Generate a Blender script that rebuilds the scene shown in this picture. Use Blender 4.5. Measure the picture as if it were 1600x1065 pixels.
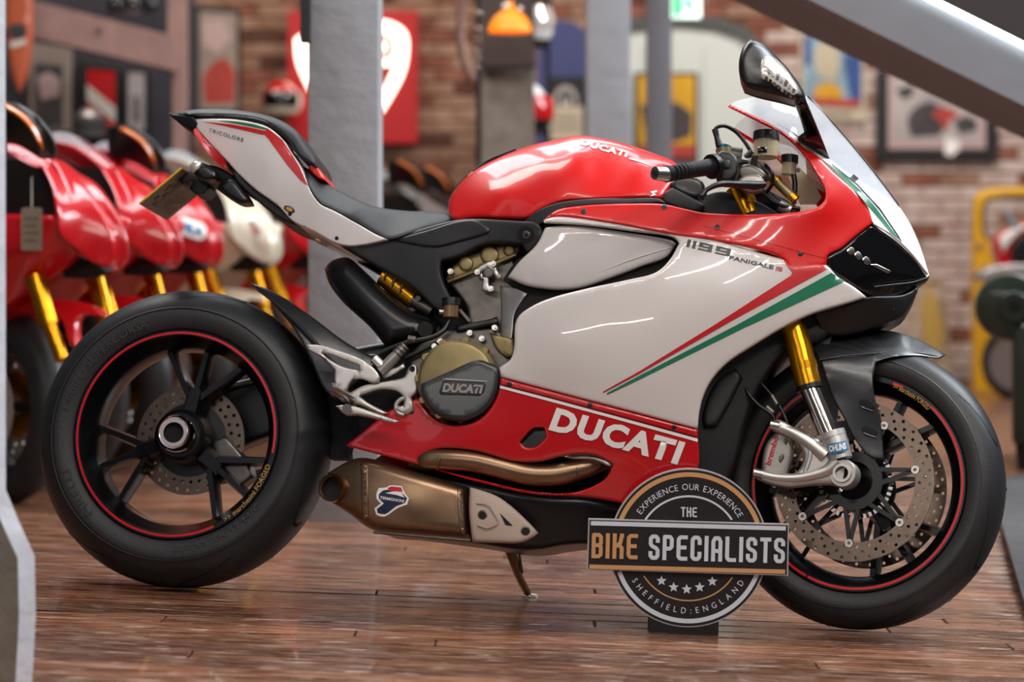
import bpy, bmesh, math, random
import numpy as np
from mathutils import Vector, Matrix, geometry

random.seed(7)
scene = bpy.context.scene
for o in list(bpy.data.objects):
    bpy.data.objects.remove(o, do_unlink=True)
COL = scene.collection

# ------------------------------------------------------------------ camera, world, lights, exposure
F, CX, HY = 3600.0, 800.0, 388.0           # focal length and horizon of the 1600x1065 photograph, pixels
CAM = Vector((0.0, -4.88, 0.769))
cam_d = bpy.data.cameras.new('camera')
cam = bpy.data.objects.new('camera', cam_d)
COL.objects.link(cam)
cam.location = CAM
cam.rotation_euler = (math.pi / 2, 0, 0)
cam_d.sensor_width = 36.0
cam_d.lens = 36.0 * F / 1600.0
cam_d.shift_y = -(532.5 - HY) / 1600.0
cam_d.dof.use_dof = True
cam_d.dof.focus_distance = 4.78
cam_d.dof.aperture_fstop = 2.2
scene.camera = cam

world = bpy.data.worlds.new('world')
scene.world = world
world.use_nodes = True
world.node_tree.nodes['Background'].inputs[0].default_value = (0.80, 0.86, 1.0, 1)
world.node_tree.nodes['Background'].inputs[1].default_value = 0.055


def area(name, loc, target, sx, sy, power, col):
    d = bpy.data.lights.new(name, 'AREA')
    d.shape = 'RECTANGLE'
    d.size, d.size_y, d.energy, d.color = sx, sy, power, col
    o = bpy.data.objects.new(name, d)
    COL.objects.link(o)
    o.location = loc
    o.rotation_euler = (Vector(target) - Vector(loc)).to_track_quat('-Z', 'Y').to_euler()
    return o


# unseen area lights added to brighten the bike, the row and the back wall
area('overhead_light', (0.4, 3.0, 4.4), (0.2, 0.0, 0.6), 5.0, 1.5, 190, (0.92, 0.96, 1.0))  # overhead light added so the top surfaces catch it
area('overhead_light', (-1.6, 1.4, 4.2), (-1.2, 2.0, 0.5), 2.2, 1.0, 75, (1.0, 0.95, 0.88))
for _x, _y, _z, _p in ((1.3, -1.9, 3.9, 26), (-0.5, -2.7, 4.1, 34), (0.9, -4.2, 4.4, 46), (-1.8, -5.8, 2.8, 30), (2.2, -3.4, 3.0, 42)):
    area('fill_strip', (_x, _y, _z), (0.1, 0.0, 0.6), 2.6, 0.05, _p, (1.0, 0.94, 0.88))  # thin fill strips, mostly camera side, added for streak highlights
area('window', (3.7, 4.4, 2.9), (0.9, 0.0, 0.4), 2.2, 2.0, 200, (0.86, 0.93, 1.0))  # added backlight out of view, for sheen on tyre and fender
area('overhead_light', (3.2, 0.5, 3.7), (1.0, 0.0, 0.6), 1.6, 2.2, 210, (0.88, 0.94, 1.0))
area('fill_strip', (2.6, 5.4, 4.4), (2.8, 8.2, 1.4), 3.0, 0.5, 170, (1.0, 0.93, 0.86))
area('fill_strip', (-1.8, 5.6, 4.4), (-1.9, 8.2, 1.6), 3.0, 0.5, 95, (1.0, 0.87, 0.74))
scene.view_settings.view_transform = 'Standard'
scene.view_settings.look = 'None'
scene.view_settings.exposure = 0.13
scene.view_settings.gamma = 1.0
scene.view_settings.use_curve_mapping = False

# ------------------------------------------------------------------ materials


def lin(c):
    return tuple((v / 12.92 if v <= 0.04045 else ((v + 0.055) / 1.055) ** 2.4) for v in c)


def hexc(h):
    h = h.lstrip('#')
    return lin(tuple(int(h[i:i + 2], 16) / 255 for i in (0, 2, 4)))


MATS = {}


def mat(name, col='#808080', rough=0.5, metal=0.0, coat=0.0, trans=0.0, alpha=1.0, emit=None, es=0.0,
        noise=0.0, nscale=20.0, bump=0.0, bscale=80.0, spec=0.5, coat_r=0.03):
    m = bpy.data.materials.new(name)
    m.use_nodes = True
    nt = m.node_tree
    b = nt.nodes['Principled BSDF']
    c = hexc(col) if isinstance(col, str) else col
    b.inputs['Base Color'].default_value = (*c, 1)
    b.inputs['Roughness'].default_value = rough
    b.inputs['Metallic'].default_value = metal
    b.inputs['Coat Weight'].default_value = coat
    b.inputs['Coat Roughness'].default_value = coat_r
    b.inputs['Transmission Weight'].default_value = trans
    b.inputs['Alpha'].default_value = alpha
    b.inputs['Specular IOR Level'].default_value = spec
    if emit:
        b.inputs['Emission Color'].default_value = (*hexc(emit), 1)
        b.inputs['Emission Strength'].default_value = es
    tc = nt.nodes.new('ShaderNodeTexCoord')
    if noise:
        n = nt.nodes.new('ShaderNodeTexNoise')
        n.inputs['Scale'].default_value = nscale
        n.inputs['Detail'].default_value = 5
        nt.links.new(tc.outputs['Object'], n.inputs['Vector'])
        mr = nt.nodes.new('ShaderNodeMapRange')
        mr.inputs[1].default_value, mr.inputs[2].default_value = 0.3, 0.7
        mr.inputs[3].default_value, mr.inputs[4].default_value = 1 - noise, 1 + noise
        nt.links.new(n.outputs[0], mr.inputs[0])
        mx = nt.nodes.new('ShaderNodeMix')
        mx.data_type = 'RGBA'
        mx.blend_type = 'MULTIPLY'
        mx.inputs[0].default_value = 1
        mx.inputs[6].default_value = (*c, 1)
        nt.links.new(mr.outputs[0], mx.inputs[7])
        nt.links.new(mx.outputs[2], b.inputs['Base Color'])
    if bump:
        n2 = nt.nodes.new('ShaderNodeTexNoise')
        n2.inputs['Scale'].default_value = bscale
        n2.inputs['Detail'].default_value = 4
        nt.links.new(tc.outputs['Object'], n2.inputs['Vector'])
        bp = nt.nodes.new('ShaderNodeBump')
        bp.inputs['Strength'].default_value = bump
        bp.inputs['Distance'].default_value = 0.01
        nt.links.new(n2.outputs[0], bp.inputs['Height'])
        nt.links.new(bp.outputs[0], b.inputs['Normal'])
    MATS[name] = m
    return m


mat('red', '#d4100f', 0.38, coat=0.6, coat_r=0.08, spec=.35)
mat('dark_red', '#c20a14', 0.28, coat=1.0)
mat('white', '#d6cecb', 0.32, coat=0.7)
mat('decal_white', '#efece8', 0.45)
mat('decal_red', '#c01018', 0.4, coat=0.3)
mat('green', '#0b7050', 0.45, coat=0.15)
mat('decal_black', '#17161a', 0.4)
mat('black', '#121214', 0.45, bump=0.03, bscale=500)
mat('satin_black', '#0f0f11', 0.33)
mat('gloss_black', '#0a0a0c', 0.12, coat=0.6)
mat('void', '#060607', 0.8)
mat('dark_grey', '#1f1f22', 0.5, bump=0.04, bscale=600)
mat('seat', '#151618', 0.5, bump=0.1, bscale=900, spec=.35)
mat('tyre', '#232427', 0.46, noise=0.25, nscale=9, bump=0.06, bscale=300)
mat('tyre_wall', '#303031', 0.62, bump=0.12, bscale=160)
mat('tyre_mark', '#3a3a3c', 0.55)
mat('rim', '#17171a', 0.26, metal=0.5)
mat('rim_stripe', '#d3131f', 0.4)
mat('gold', '#c98a17', 0.26, metal=0.9)
mat('chrome', '#d2c6bd', 0.12, metal=1.0)
mat('steel', '#b9b4b0', 0.3, metal=1.0, noise=0.1, nscale=60)
mat('alloy', '#c2beb9', 0.42, metal=0.85, bump=0.03, bscale=300)
mat('dark_alloy', '#6a6560', 0.4, metal=0.9, noise=0.2, nscale=40)
mat('disc', '#74655a', 0.3, metal=0.9, noise=0.12, nscale=50)
mat('bronze', '#8a7b56', 0.45, metal=0.75, noise=0.12, nscale=30)
mat('titanium', '#93765d', 0.34, metal=0.95, noise=0.18, nscale=14)
mat('heat_shield', '#b5a193', 0.5, bump=0.03, bscale=300)
mat('clear', '#e8eef2', 0.02, trans=1.0)
mat('smoke_screen', '#dfe8f0', 0.03, alpha=0.26, spec=.35)
mat('lens', '#f3e8df', 0.12, coat=1.0, metal=0.5)
mat('amber', '#d8700f', 0.2, coat=1.0)
mat('tail_lens', '#8c0d12', 0.1, coat=1.0)
mat('fluid', '#d9c7a4', 0.25, alpha=0.8, coat=0.5)
mat('fluid_dark', '#7a5a38', 0.25, alpha=0.85, coat=0.5)
mat('blue', '#2e79b3', 0.4)
mat('blue_anod', '#1f93b5', 0.25, metal=0.8)
mat('navy', '#1b2340', 0.4)
mat('caliper', '#a39d98', 0.42, metal=0.7)
mat('plate_back', '#8d7b68', 0.6)
mat('yellow', '#d9b400', 0.5)
mat('sign_black', '#1b191b', 0.5)
mat('sign_tan', '#d09a66', 0.5)
mat('sign_grey', '#d5dae4', 0.5)
mat('tan_text', '#c79a3e', 0.5)
mat('grey_text', '#8f8c8b', 0.5)
mat('mark_dark', '#3a3027', 0.6)


def carbon():
    m = mat('carbon', '#1b1c1e', 0.34, coat=0.35, coat_r=0.2)
    nt = m.node_tree
    tc = nt.nodes.new('ShaderNodeTexCoord')
    mp = nt.nodes.new('ShaderNodeMapping')
    mp.inputs['Rotation'].default_value = (0, 0.7, 0)
    ck = nt.nodes.new('ShaderNodeTexChecker')
    ck.inputs['Scale'].default_value = 330
    ck.inputs['Color1'].default_value = (*hexc('#141517'), 1)
    ck.inputs['Color2'].default_value = (*hexc('#303235'), 1)
    nt.links.new(tc.outputs['Object'], mp.inputs[0])
    nt.links.new(mp.outputs[0], ck.inputs['Vector'])
    nt.links.new(ck.outputs[0], nt.nodes['Principled BSDF'].inputs['Base Color'])


carbon()


def ramp_mat(name, stops, scale, rough, coat=0.0, metal=0.0, stretch=(1, 1, 1), bump=0.0, rr=None, world=False, detail=6):
    """noise driven colour ramp material"""
    m = mat(name, '#808080', rough, metal=metal, coat=coat)
    nt = m.node_tree
    b = nt.nodes['Principled BSDF']
    if world:
        src = nt.nodes.new('ShaderNodeNewGeometry').outputs['Position']
    else:
        src = nt.nodes.new('ShaderNodeTexCoord').outputs['Object']
    mp = nt.nodes.new('ShaderNodeMapping')
    mp.inputs['Scale'].default_value = stretch
    nt.links.new(src, mp.inputs[0])
    n = nt.nodes.new('ShaderNodeTexNoise')
    n.inputs['Scale'].default_value = scale
    n.inputs['Detail'].default_value = detail
    n.inputs['Roughness'].default_value = 0.62
    nt.links.new(mp.outputs[0], n.inputs['Vector'])
    r = nt.nodes.new('ShaderNodeValToRGB')
    els = r.color_ramp.elements
    while len(els) < len(stops):
        els.new(0.5)
    for e, (p, c) in zip(els, stops):
        e.position = p
        e.color = (*hexc(c), 1)
    nt.links.new(n.outputs[0], r.inputs[0])
    nt.links.new(r.outputs[0], b.inputs['Base Color'])
    if rr:
        mr = nt.nodes.new('ShaderNodeMapRange')
        mr.inputs[1].default_value, mr.inputs[2].default_value = 0.3, 0.7
        mr.inputs[3].default_value, mr.inputs[4].default_value = rr
        nt.links.new(n.outputs[0], mr.inputs[0])
        nt.links.new(mr.outputs[0], b.inputs['Roughness'])
    if bump:
        bp = nt.nodes.new('ShaderNodeBump')
        bp.inputs['Strength'].default_value = bump
        bp.inputs['Distance'].default_value = 0.004
        nt.links.new(n.outputs[0], bp.inputs['Height'])
        nt.links.new(bp.outputs[0], b.inputs['Normal'])
    return m, r, n


# ------------------------------------------------------------------ object helpers


def link(name, me, m=None, parent=None, loc=None):
    o = bpy.data.objects.new(name, me)
    COL.objects.link(o)
    if m is not None and me is not None:
        me.materials.clear()
        me.materials.append(MATS[m] if isinstance(m, str) else m)
    if parent is not None:
        o.parent = parent
    if loc is not None:
        o.location = loc
    return o


def tag(o, label=None, cat=None, group=None, kind=None):
    if label:
        o['label'] = label
    if cat:
        o['category'] = cat
    if group:
        o['group'] = group
    if kind:
        o['kind'] = kind
    return o


def empty(name, matrix, label=None, cat=None, group=None, kind=None):
    o = bpy.data.objects.new(name, None)
    COL.objects.link(o)
    o.empty_display_size = 0.1
    o.matrix_world = matrix
    return tag(o, label, cat, group, kind)


def finish(bm, name, m, parent, angle=40, recalc=True):
    if recalc:
        bmesh.ops.recalc_face_normals(bm, faces=bm.faces)
    me = bpy.data.meshes.new(name)
    bm.to_mesh(me)
    bm.free()
    me.polygons.foreach_set('use_smooth', [True] * len(me.polygons))
    me.set_sharp_from_angle(angle=math.radians(angle))
    return link(name, me, m, parent)


def copy_tree(o, parent=None):
    c = o.copy()
    COL.objects.link(c)
    if parent is not None:
        c.parent = parent
    for ch in list(o.children):
        copy_tree(ch, c)
    return c


def ray(px, py):
    return Vector(((px - CX) / F, 1.0, -(py - HY) / F))


class Frame:
    """a thing's own frame: traced outlines land on planes of that frame (w = distance of the plane towards the viewer's side)"""

    def __init__(self, M):
        self.M = M
        self.I = M.inverted()
        self.c = self.I @ CAM
        self.R = self.I.to_3x3()

    def P(self, px, py, w=0.0):
        d = self.R @ ray(px, py)
        t = (-w - self.c.y) / d.y
        return self.c + d * t


def tps(ctrl):
    """smooth surface through (px, py, w) control points"""
    C = np.array(ctrl, float)
    X = C[:, :2] / 100.0
    n = len(X)

    def U(r2):
        return np.where(r2 > 1e-12, 0.5 * r2 * np.log(np.maximum(r2, 1e-12)), 0.0)
    K = U(((X[:, None] - X[None]) ** 2).sum(-1)) + np.eye(n) * 1e-3
    Pm = np.c_[np.ones(n), X]
    A = np.zeros((n + 3, n + 3))
    A[:n, :n], A[:n, n:], A[n:, :n] = K, Pm, Pm.T
    sol = np.linalg.lstsq(A, np.r_[C[:, 2], np.zeros(3)], rcond=1e-9)[0]

    def f(p):
        q = np.asarray(p, float).reshape(-1, 2) / 100.0
        k = U(((q[:, None] - X[None]) ** 2).sum(-1))
        return k @ sol[:n] + sol[n] + q @ sol[n + 1:]
    return f


def field(w):
    if callable(w):
        return w
    if isinstance(w, (int, float)):
        return lambda p: np.full(len(np.asarray(p).reshape(-1, 2)), float(w))
    return tps(w)


def smooth_loop(pts, step=6.0, corner=48.0, closed=True):
    """Catmull-Rom through the points, sharp where the outline turns by more than `corner` degrees"""
    P = [np.array(p[:2], float) for p in pts]
    n = len(P)
    out = []

    def is_corner(i):
        if not closed and i in (0, n - 1):
            return True
        a, b = P[i] - P[i - 1], P[(i + 1) % n] - P[i]
        ca = np.dot(a, b) / (np.linalg.norm(a) * np.linalg.norm(b) + 1e-9)
        return math.degrees(math.acos(max(-1, min(1, ca)))) > corner
    cor = [is_corner(i) for i in range(n)]
    for i in range(n if closed else n - 1):
        p1, p2 = P[i], P[(i + 1) % n]
        p0 = P[i - 1] if not cor[i] else 2 * p1 - p2
        p3 = P[(i + 2) % n] if not cor[(i + 1) % n] else 2 * p2 - p1
        if cor[i] and cor[(i + 1) % n]:
            p0, p3 = 2 * p1 - p2, 2 * p2 - p1
        L = np.linalg.norm(p2 - p1)
        k = max(1, int(round(L / step)))
        d1 = max(np.linalg.norm(p1 - p0), 1e-6) ** .5
        d2 = max(L, 1e-6) ** .5
        d3 = max(np.linalg.norm(p3 - p2), 1e-6) ** .5
        m1 = (p1 - p0) / d1 - (p2 - p0) / (d1 + d2) + (p2 - p1) / d2
        m2 = (p2 - p1) / d2 - (p3 - p1) / (d2 + d3) + (p3 - p2) / d3
        m1, m2 = m1 * d2, m2 * d2
        for j in range(k):
            t = j / k
            h = (2 * t**3 - 3 * t**2 + 1) * p1 + (t**3 - 2 * t**2 + t) * m1 + (-2 * t**3 + 3 * t**2) * p2 + (t**3 - t**2) * m2
            out.append(h)
    if not closed:
        out.append(P[-1])
    return np.array(out)


def seg_dist(p, loop):
    a, b = loop, np.roll(loop, -1, 0)
    ab = b - a
    t = ((p[:, None] - a[None]) * ab[None]).sum(-1) / np.maximum((ab**2).sum(-1), 1e-9)
    t = np.clip(t, 0, 1)
    q = a[None] + ab[None] * t[..., None]
    return np.sqrt(((p[:, None] - q)**2).sum(-1)).min(1)


def inside(p, loop):
    x, y = p[:, 0][:, None], p[:, 1][:, None]
    a, b = loop, np.roll(loop, -1, 0)
    c = ((a[:, 1] > y) != (b[:, 1] > y)) & (x < (b[:, 0] - a[:, 0]) * (y - a[:, 1]) / (b[:, 1] - a[:, 1] + 1e-12) + a[:, 0])
    return (c.sum(1) % 2) == 1


def slab(fr, name, pts, w, m, parent, back=0.006, rnd=0.0, drop=None, step=9.0, holes=(), smooth=True, corner=48.0,
         angle=40, mir=False):
    """a body with the traced outline: front surface at w(px,py), edges rounded over `rnd` pixels, closed at the back
    (back='mirror': symmetric body about the thing's centre plane; number: thickness in metres).
    Returns (object, surface function)."""
    loop = smooth_loop(pts, min(step, 6.0), corner if smooth else -1)
    hl = [smooth_loop(h, min(step, 5.0), corner if smooth else -1) for h in holes]
    loops = [loop] + hl
    wf = field(w)
    k = 1.36e-3
    dr = rnd * k if drop is None else drop

    def surf(p):
        p = np.asarray(p, float).reshape(-1, 2)
        v = wf(p)
        if rnd > 0:
            d = np.min([seg_dist(p, l) for l in loops], 0)
            u = np.clip((rnd - d) / rnd, 0, 1)
            v = v - dr * (1 - np.sqrt(np.maximum(1 - u * u, 0)))
        return v
    mn, mx = loop.min(0), loop.max(0)
    gx, gy = np.meshgrid(np.arange(mn[0] + step / 2, mx[0], step), np.arange(mn[1] + step / 2, mx[1], step))
    g = np.c_[gx.ravel(), gy.ravel()]
    g = g + (np.random.RandomState(3).rand(*g.shape) - .5) * step * .1 if len(g) else g
    cand = [g]
    if rnd > 0:
        for l in loops:
            t = np.roll(l, -1, 0) - np.roll(l, 1, 0)
            nrm = np.c_[-t[:, 1], t[:, 0]]
            nrm /= np.linalg.norm(nrm, axis=1)[:, None] + 1e-9
            for s in (-1, 1):
                for fct in (.08, .3, .62, 1.0):
                    c = l + s * nrm * rnd * fct
                    dd = np.min([seg_dist(c, q) for q in loops], 0)
                    cand.append(c[dd > rnd * fct * .93])
    allp = []
    for i, c in enumerate(cand):
        if not len(c):
            continue
        ok = inside(c, loop)
        for h in hl:
            ok &= ~inside(c, h)
        c = c[ok]
        if not len(c):
            continue
        dd = np.min([seg_dist(c, q) for q in loops], 0)
        c = c[dd > (max(step * .4, rnd * 1.15) if i == 0 else 0.3)]
        allp.append(c)
    ipts = np.concatenate(allp) if allp else np.zeros((0, 2))
    verts, edges = [], []
    for l in loops:
        b0 = len(verts)
        verts += [Vector(p) for p in l]
        edges += [(b0 + i, b0 + (i + 1) % len(l)) for i in range(len(l))]
    verts += [Vector(p) for p in ipts]
    r = geometry.delaunay_2d_cdt(verts, edges, [], 1, 1e-5)
    vs, fs = np.array([tuple(v) for v in r[0]]), r[2]
    if hl:
        cen = np.array([vs[list(f)].mean(0) for f in fs])
        keep = np.ones(len(fs), bool)
        for h in hl:
            keep &= ~inside(cen, h)
        fs = [f for f, q in zip(fs, keep) if q]
    ws = surf(vs)
    front = [fr.P(p[0], p[1], ww) for p, ww in zip(vs, ws)]
    if back == 'mirror':
        rear = [Vector((v.x, max(-v.y, v.y + 1e-4), v.z)) for v in front]
    else:
        rear = [Vector((v.x, v.y + back, v.z)) for v in front]
    bm = bmesh.new()
    A = [bm.verts.new(v) for v in front]
    B = [bm.verts.new(v) for v in rear]
    bm.verts.ensure_lookup_table()
    cnt = {}
    for f in fs:
        f = list(f)
        for i in range(3):
            e = (f[i], f[(i + 1) % 3])
            cnt[tuple(sorted(e))] = cnt.get(tuple(sorted(e)), 0) + 1
        bm.faces.new([A[i] for i in f])
        bm.faces.new([B[i] for i in reversed(f)])
    for (i, j), c in cnt.items():
        if c == 1:
            bm.faces.new([A[i], A[j], B[j], B[i]])
    for v in [v for v in bm.verts if not v.link_faces]:
        bm.verts.remove(v)
    o = finish(bm, name, m, parent, angle)
    if mir:
        me2 = o.data
        q = bpy.data.objects.new(name, me2)
        COL.objects.link(q)
        q.parent = parent
        q.scale = (1, -1, 1)
    return o, surf


def decal(fr, name, pts, surf, m, parent, off=0.0016, step=8.0, smooth=False, corner=48.0, holes=()):
    s = field(surf)
    return slab(fr, name, pts, lambda p: s(p) + off, m, parent, back=0.0006, step=step, smooth=smooth, corner=corner, holes=holes)[0]


def text_mesh(txt, bold=0.0, spacing=1.0):
    c = bpy.data.curves.new('txt', 'FONT')
    c.body = txt
    c.size = 1.0
    c.offset = bold
    c.space_character = spacing
    c.resolution_u = 3
    t = bpy.data.objects.new('txt', c)
    COL.objects.link(t)
    dg = bpy.context.evaluated_depsgraph_get()
    me = bpy.data.meshes.new_from_object(t.evaluated_get(dg))
    bpy.data.objects.remove(t, do_unlink=True)
    bpy.data.curves.remove(c)
    return me


def lettering(fr, name, txt, bl, br, tl, surf, m, parent, bold=0.0, spacing=1.0, off=0.002):
    """flat print: the word set between baseline ends bl, br with cap height up to tl"""
    me = text_mesh(txt, bold, spacing)
    co = np.array([v.co[:2] for v in me.vertices])
    mn, mx = co.min(0), co.max(0)
    uv = (co - mn) / (mx - mn)
    bl, br, tl = (np.array(q, float) for q in (bl, br, tl))
    p = bl + uv[:, :1] * (br - bl) + uv[:, 1:] * (tl - bl)
    for v, q in zip(me.vertices, p):
        v.co = (q[0], q[1], 0)
    bm = bmesh.new()
    bm.from_mesh(me)
    bmesh.ops.triangulate(bm, faces=bm.faces)
    for _ in range(3):
        es = [e for e in bm.edges if e.calc_length() > 9.0]
        if not es:
            break
        bmesh.ops.subdivide_edges(bm, edges=es, cuts=1)
        bmesh.ops.triangulate(bm, faces=bm.faces)
    p = np.array([v.co[:2] for v in bm.verts])
    ws = field(surf)(p) + off
    for v, q, ww in zip(bm.verts, p, ws):
        v.co = fr.P(q[0], q[1], ww)
    bm.to_mesh(me)
    bm.free()
    me.name = name
    return link(name, me, m, parent)


def sweep(path, radii, seg=12, caps=True):
    bm = bmesh.new()
    n = len(path)
    up = None
    rings = []
    for i in range(n):
        t = (path[min(i + 1, n - 1)] - path[max(i - 1, 0)]).normalized()
        if up is None:
            up = t.orthogonal().normalized()
        else:
            up = (up - t * up.dot(t)).normalized()
        sd = t.cross(up)
        rings.append([bm.verts.new(path[i] + (up * math.cos(a) + sd * math.sin(a)) * radii[i])
                      for a in [2 * math.pi * k / seg for k in range(seg)]])
    for r0, r1 in zip(rings, rings[1:]):
        for k in range(seg):
            bm.faces.new([r0[k], r0[(k + 1) % seg], r1[(k + 1) % seg], r1[k]])
    if caps:
        bm.faces.new(rings[0][::-1])
        bm.faces.new(rings[-1])
    return bm


def spline3(pts, n):
    pts = [Vector(p) for p in pts]
    if len(pts) == 2 or n <= 1:
        return pts
    out = []
    for i in range(len(pts) - 1):
        p1, p2 = pts[i], pts[i + 1]
        p0 = pts[i - 1] if i else p1 * 2 - p2
        p3 = pts[i + 2] if i + 2 < len(pts) else p2 * 2 - p1
        for j in range(n):
            t = j / n
            out.append(0.5 * ((2 * p1) + (p2 - p0) * t + (2 * p0 - 5 * p1 + 4 * p2 - p3) * t * t + (3 * p1 - p0 - 3 * p2 + p3) * t**3))
    out.append(pts[-1])
    return out


def tube3(name, pts, r, m, parent, n=5, seg=12, angle=50):
    path = spline3(pts, n)
    if isinstance(r, (int, float)):
        rad = [r] * len(path)
    else:
        rad = list(np.interp(np.linspace(0, len(r) - 1, len(path)), range(len(r)), r))
    return finish(sweep(path, rad, seg), name, m, parent, angle)


def tube(fr, name, pts, r, m, parent, n=5, seg=12):
    return tube3(name, [fr.P(*p) for p in pts], r, m, parent, n, seg)


def lathe(name, prof, m, parent, seg=64, loc=None, rot=None, axis='y', closed=False, angle=35, a0=0.0, a1=2 * math.pi):
    """revolve (radius, offset along axis) profile; axis y (towards the far side), or a given direction through rot"""
    bm = bmesh.new()
    full = abs(a1 - a0 - 2 * math.pi) < 1e-6
    N = seg if full else seg + 1
    rings = []
    for r, y in prof:
        rings.append([bm.verts.new((r * math.cos(a), y, r * math.sin(a))) for a in [a0 + (a1 - a0) * k / seg for k in range(N)]])
    pr = list(zip(rings, rings[1:])) + ([(rings[-1], rings[0])] if closed else [])
    for r0, r1 in pr:
        for k in range(seg):
            bm.faces.new([r0[k], r0[(k + 1) % N], r1[(k + 1) % N], r1[k]])
    if not full and closed:
        bm.faces.new([r[0] for r in rings])
        bm.faces.new([r[-1] for r in rings][::-1])
    bmesh.ops.remove_doubles(bm, verts=bm.verts, dist=1e-6)
    o = finish(bm, name, m, parent, angle)
    if loc is not None:
        o.location = loc
    if rot is not None:
        o.rotation_euler = rot
    return o


def box_bm(bm, x0, x1, y0, y1, z0, z1):
    v = [bm.verts.new((x, y, z)) for x in (x0, x1) for y in (y0, y1) for z in (z0, z1)]
    for f in ((0, 1, 3, 2), (4, 6, 7, 5), (0, 4, 5, 1), (2, 3, 7, 6), (0, 2, 6, 4), (1, 5, 7, 3)):
        bm.faces.new([v[i] for i in f])


def box(name, x0, x1, y0, y1, z0, z1, m, parent=None, bevel=0.0, seg=2, kind=None):
    bm = bmesh.new()
    box_bm(bm, x0, x1, y0, y1, z0, z1)
    if bevel:
        bmesh.ops.bevel(bm, geom=list(bm.edges), offset=bevel, segments=seg, affect='EDGES', profile=.5)
    o = finish(bm, name, m, parent, 40)
    if kind:
        o['kind'] = kind
    return o


def ngon(cx, cy, rx, ry=None, n=20, rot=0.0):
    ry = rx if ry is None else ry
    c, s = math.cos(rot), math.sin(rot)
    return [(cx + rx * math.cos(a) * c - ry * math.sin(a) * s, cy + rx * math.cos(a) * s + ry * math.sin(a) * c)
            for a in [2 * math.pi * i / n for i in range(n)]]


class Plain:
    """a thing's own side view drawn at 735 units per metre, ground at 0, up negative"""

    def P(self, px, py, w=0.0):
        return Vector((px / 735.0, -w, -py / 735.0))


def FY(y, x=0.0, roll=0.0):
    return Frame(Matrix.Translation((x, y, 0)) @ Matrix.Rotation(roll, 4, 'Y'))


def settle(o, M=None):
    """give a single-mesh thing its origin at the middle of its base"""
    me = o.data
    co = np.array([v.co for v in me.vertices])
    c = Vector(((co[:, 0].min() + co[:, 0].max()) / 2, (co[:, 1].min() + co[:, 1].max()) / 2, co[:, 2].min()))
    me.transform(Matrix.Translation(-c))
    o.matrix_world = (M if M is not None else Matrix()) @ Matrix.Translation(c)
    return o


def upright(name, y, pts, m, label, cat, th=.03, rnd=0, drop=.01, smooth=True, group=None, kind=None, holes=(), w=0.0, step=12, parent=None):
    """a traced thing standing or hanging in an upright plane at depth y"""
    f = FY(y)
    o, s = slab(f, name, pts, w, m, parent, back=th, rnd=rnd, drop=drop, smooth=smooth, holes=holes, step=step)
    if parent is None:
        settle(o, f.M)
        tag(o, label, cat, group, kind)
    return o


def part_on(o, y, name, pts, m, off=.002, th=.003, smooth=False, rnd=0, drop=.002, step=12, label=None):
    """a part in the plane at depth y, child of thing o"""
    f = FY(y)
    c, s = slab(f, name, pts, off, m, None, back=th, rnd=rnd, drop=drop, smooth=smooth, step=step)
    c.parent = o
    bpy.context.view_layer.update()
    c.data.transform(o.matrix_world.inverted() @ f.M)
    if label:
        c['label'] = label
    return c
# ------------------------------------------------------------------ the hall: floor, walls, beams
BT = 0.04


def floor_t(y):
    u = max(0.0, min(1.0, (2.6 - y) / 2.0))
    return BT * u * u * (3 - 2 * u)


def floor_z(x, y):
    return -floor_t(y) * max(-4.0, min(4.0, x))


def wood_mat():
    m, r, n = ramp_mat('floor_wood', [(.30, '#2a1810'), (.42, '#653b26'), (.53, '#8a573b'), (.68, '#b38465')], 3.0, .3, coat=.25, stretch=(1.2, 30, 30), world=True, rr=(.16, .44), bump=.25)
    nt = m.node_tree
    b = nt.nodes['Principled BSDF']
    oi = nt.nodes.new('ShaderNodeObjectInfo')
    hs = nt.nodes.new('ShaderNodeHueSaturation')
    mr = nt.nodes.new('ShaderNodeMapRange')
    mr.inputs[3].default_value, mr.inputs[4].default_value = .42, 1.12
    nt.links.new(oi.outputs['Random'], mr.inputs[0])
    nt.links.new(mr.outputs[0], hs.inputs['Value'])
    nt.links.new(r.outputs[0], hs.inputs['Color'])
    # worn pale scratches along the grain
    mp = nt.nodes.new('ShaderNodeMapping')
    mp.inputs['Scale'].default_value = (4.0, 120, 120)
    g = nt.nodes.new('ShaderNodeNewGeometry')
    nt.links.new(g.outputs['Position'], mp.inputs[0])
    n2 = nt.nodes.new('ShaderNodeTexNoise')
    n2.inputs['Scale'].default_value = 2.2
    n2.inputs['Detail'].default_value = 3
    nt.links.new(mp.outputs[0], n2.inputs['Vector'])
    cr = nt.nodes.new('ShaderNodeValToRGB')
    cr.color_ramp.elements[0].position, cr.color_ramp.elements[1].position = .58, .68
    nt.links.new(n2.outputs[0], cr.inputs[0])
    mx = nt.nodes.new('ShaderNodeMix')
    mx.data_type = 'RGBA'
    mx.inputs[7].default_value = (*hexc('#c6aa98'), 1)
    nt.links.new(cr.outputs[0], mx.inputs[0])
    nt.links.new(hs.outputs[0], mx.inputs[6])
    nt.links.new(mx.outputs[2], b.inputs['Base Color'])


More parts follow.
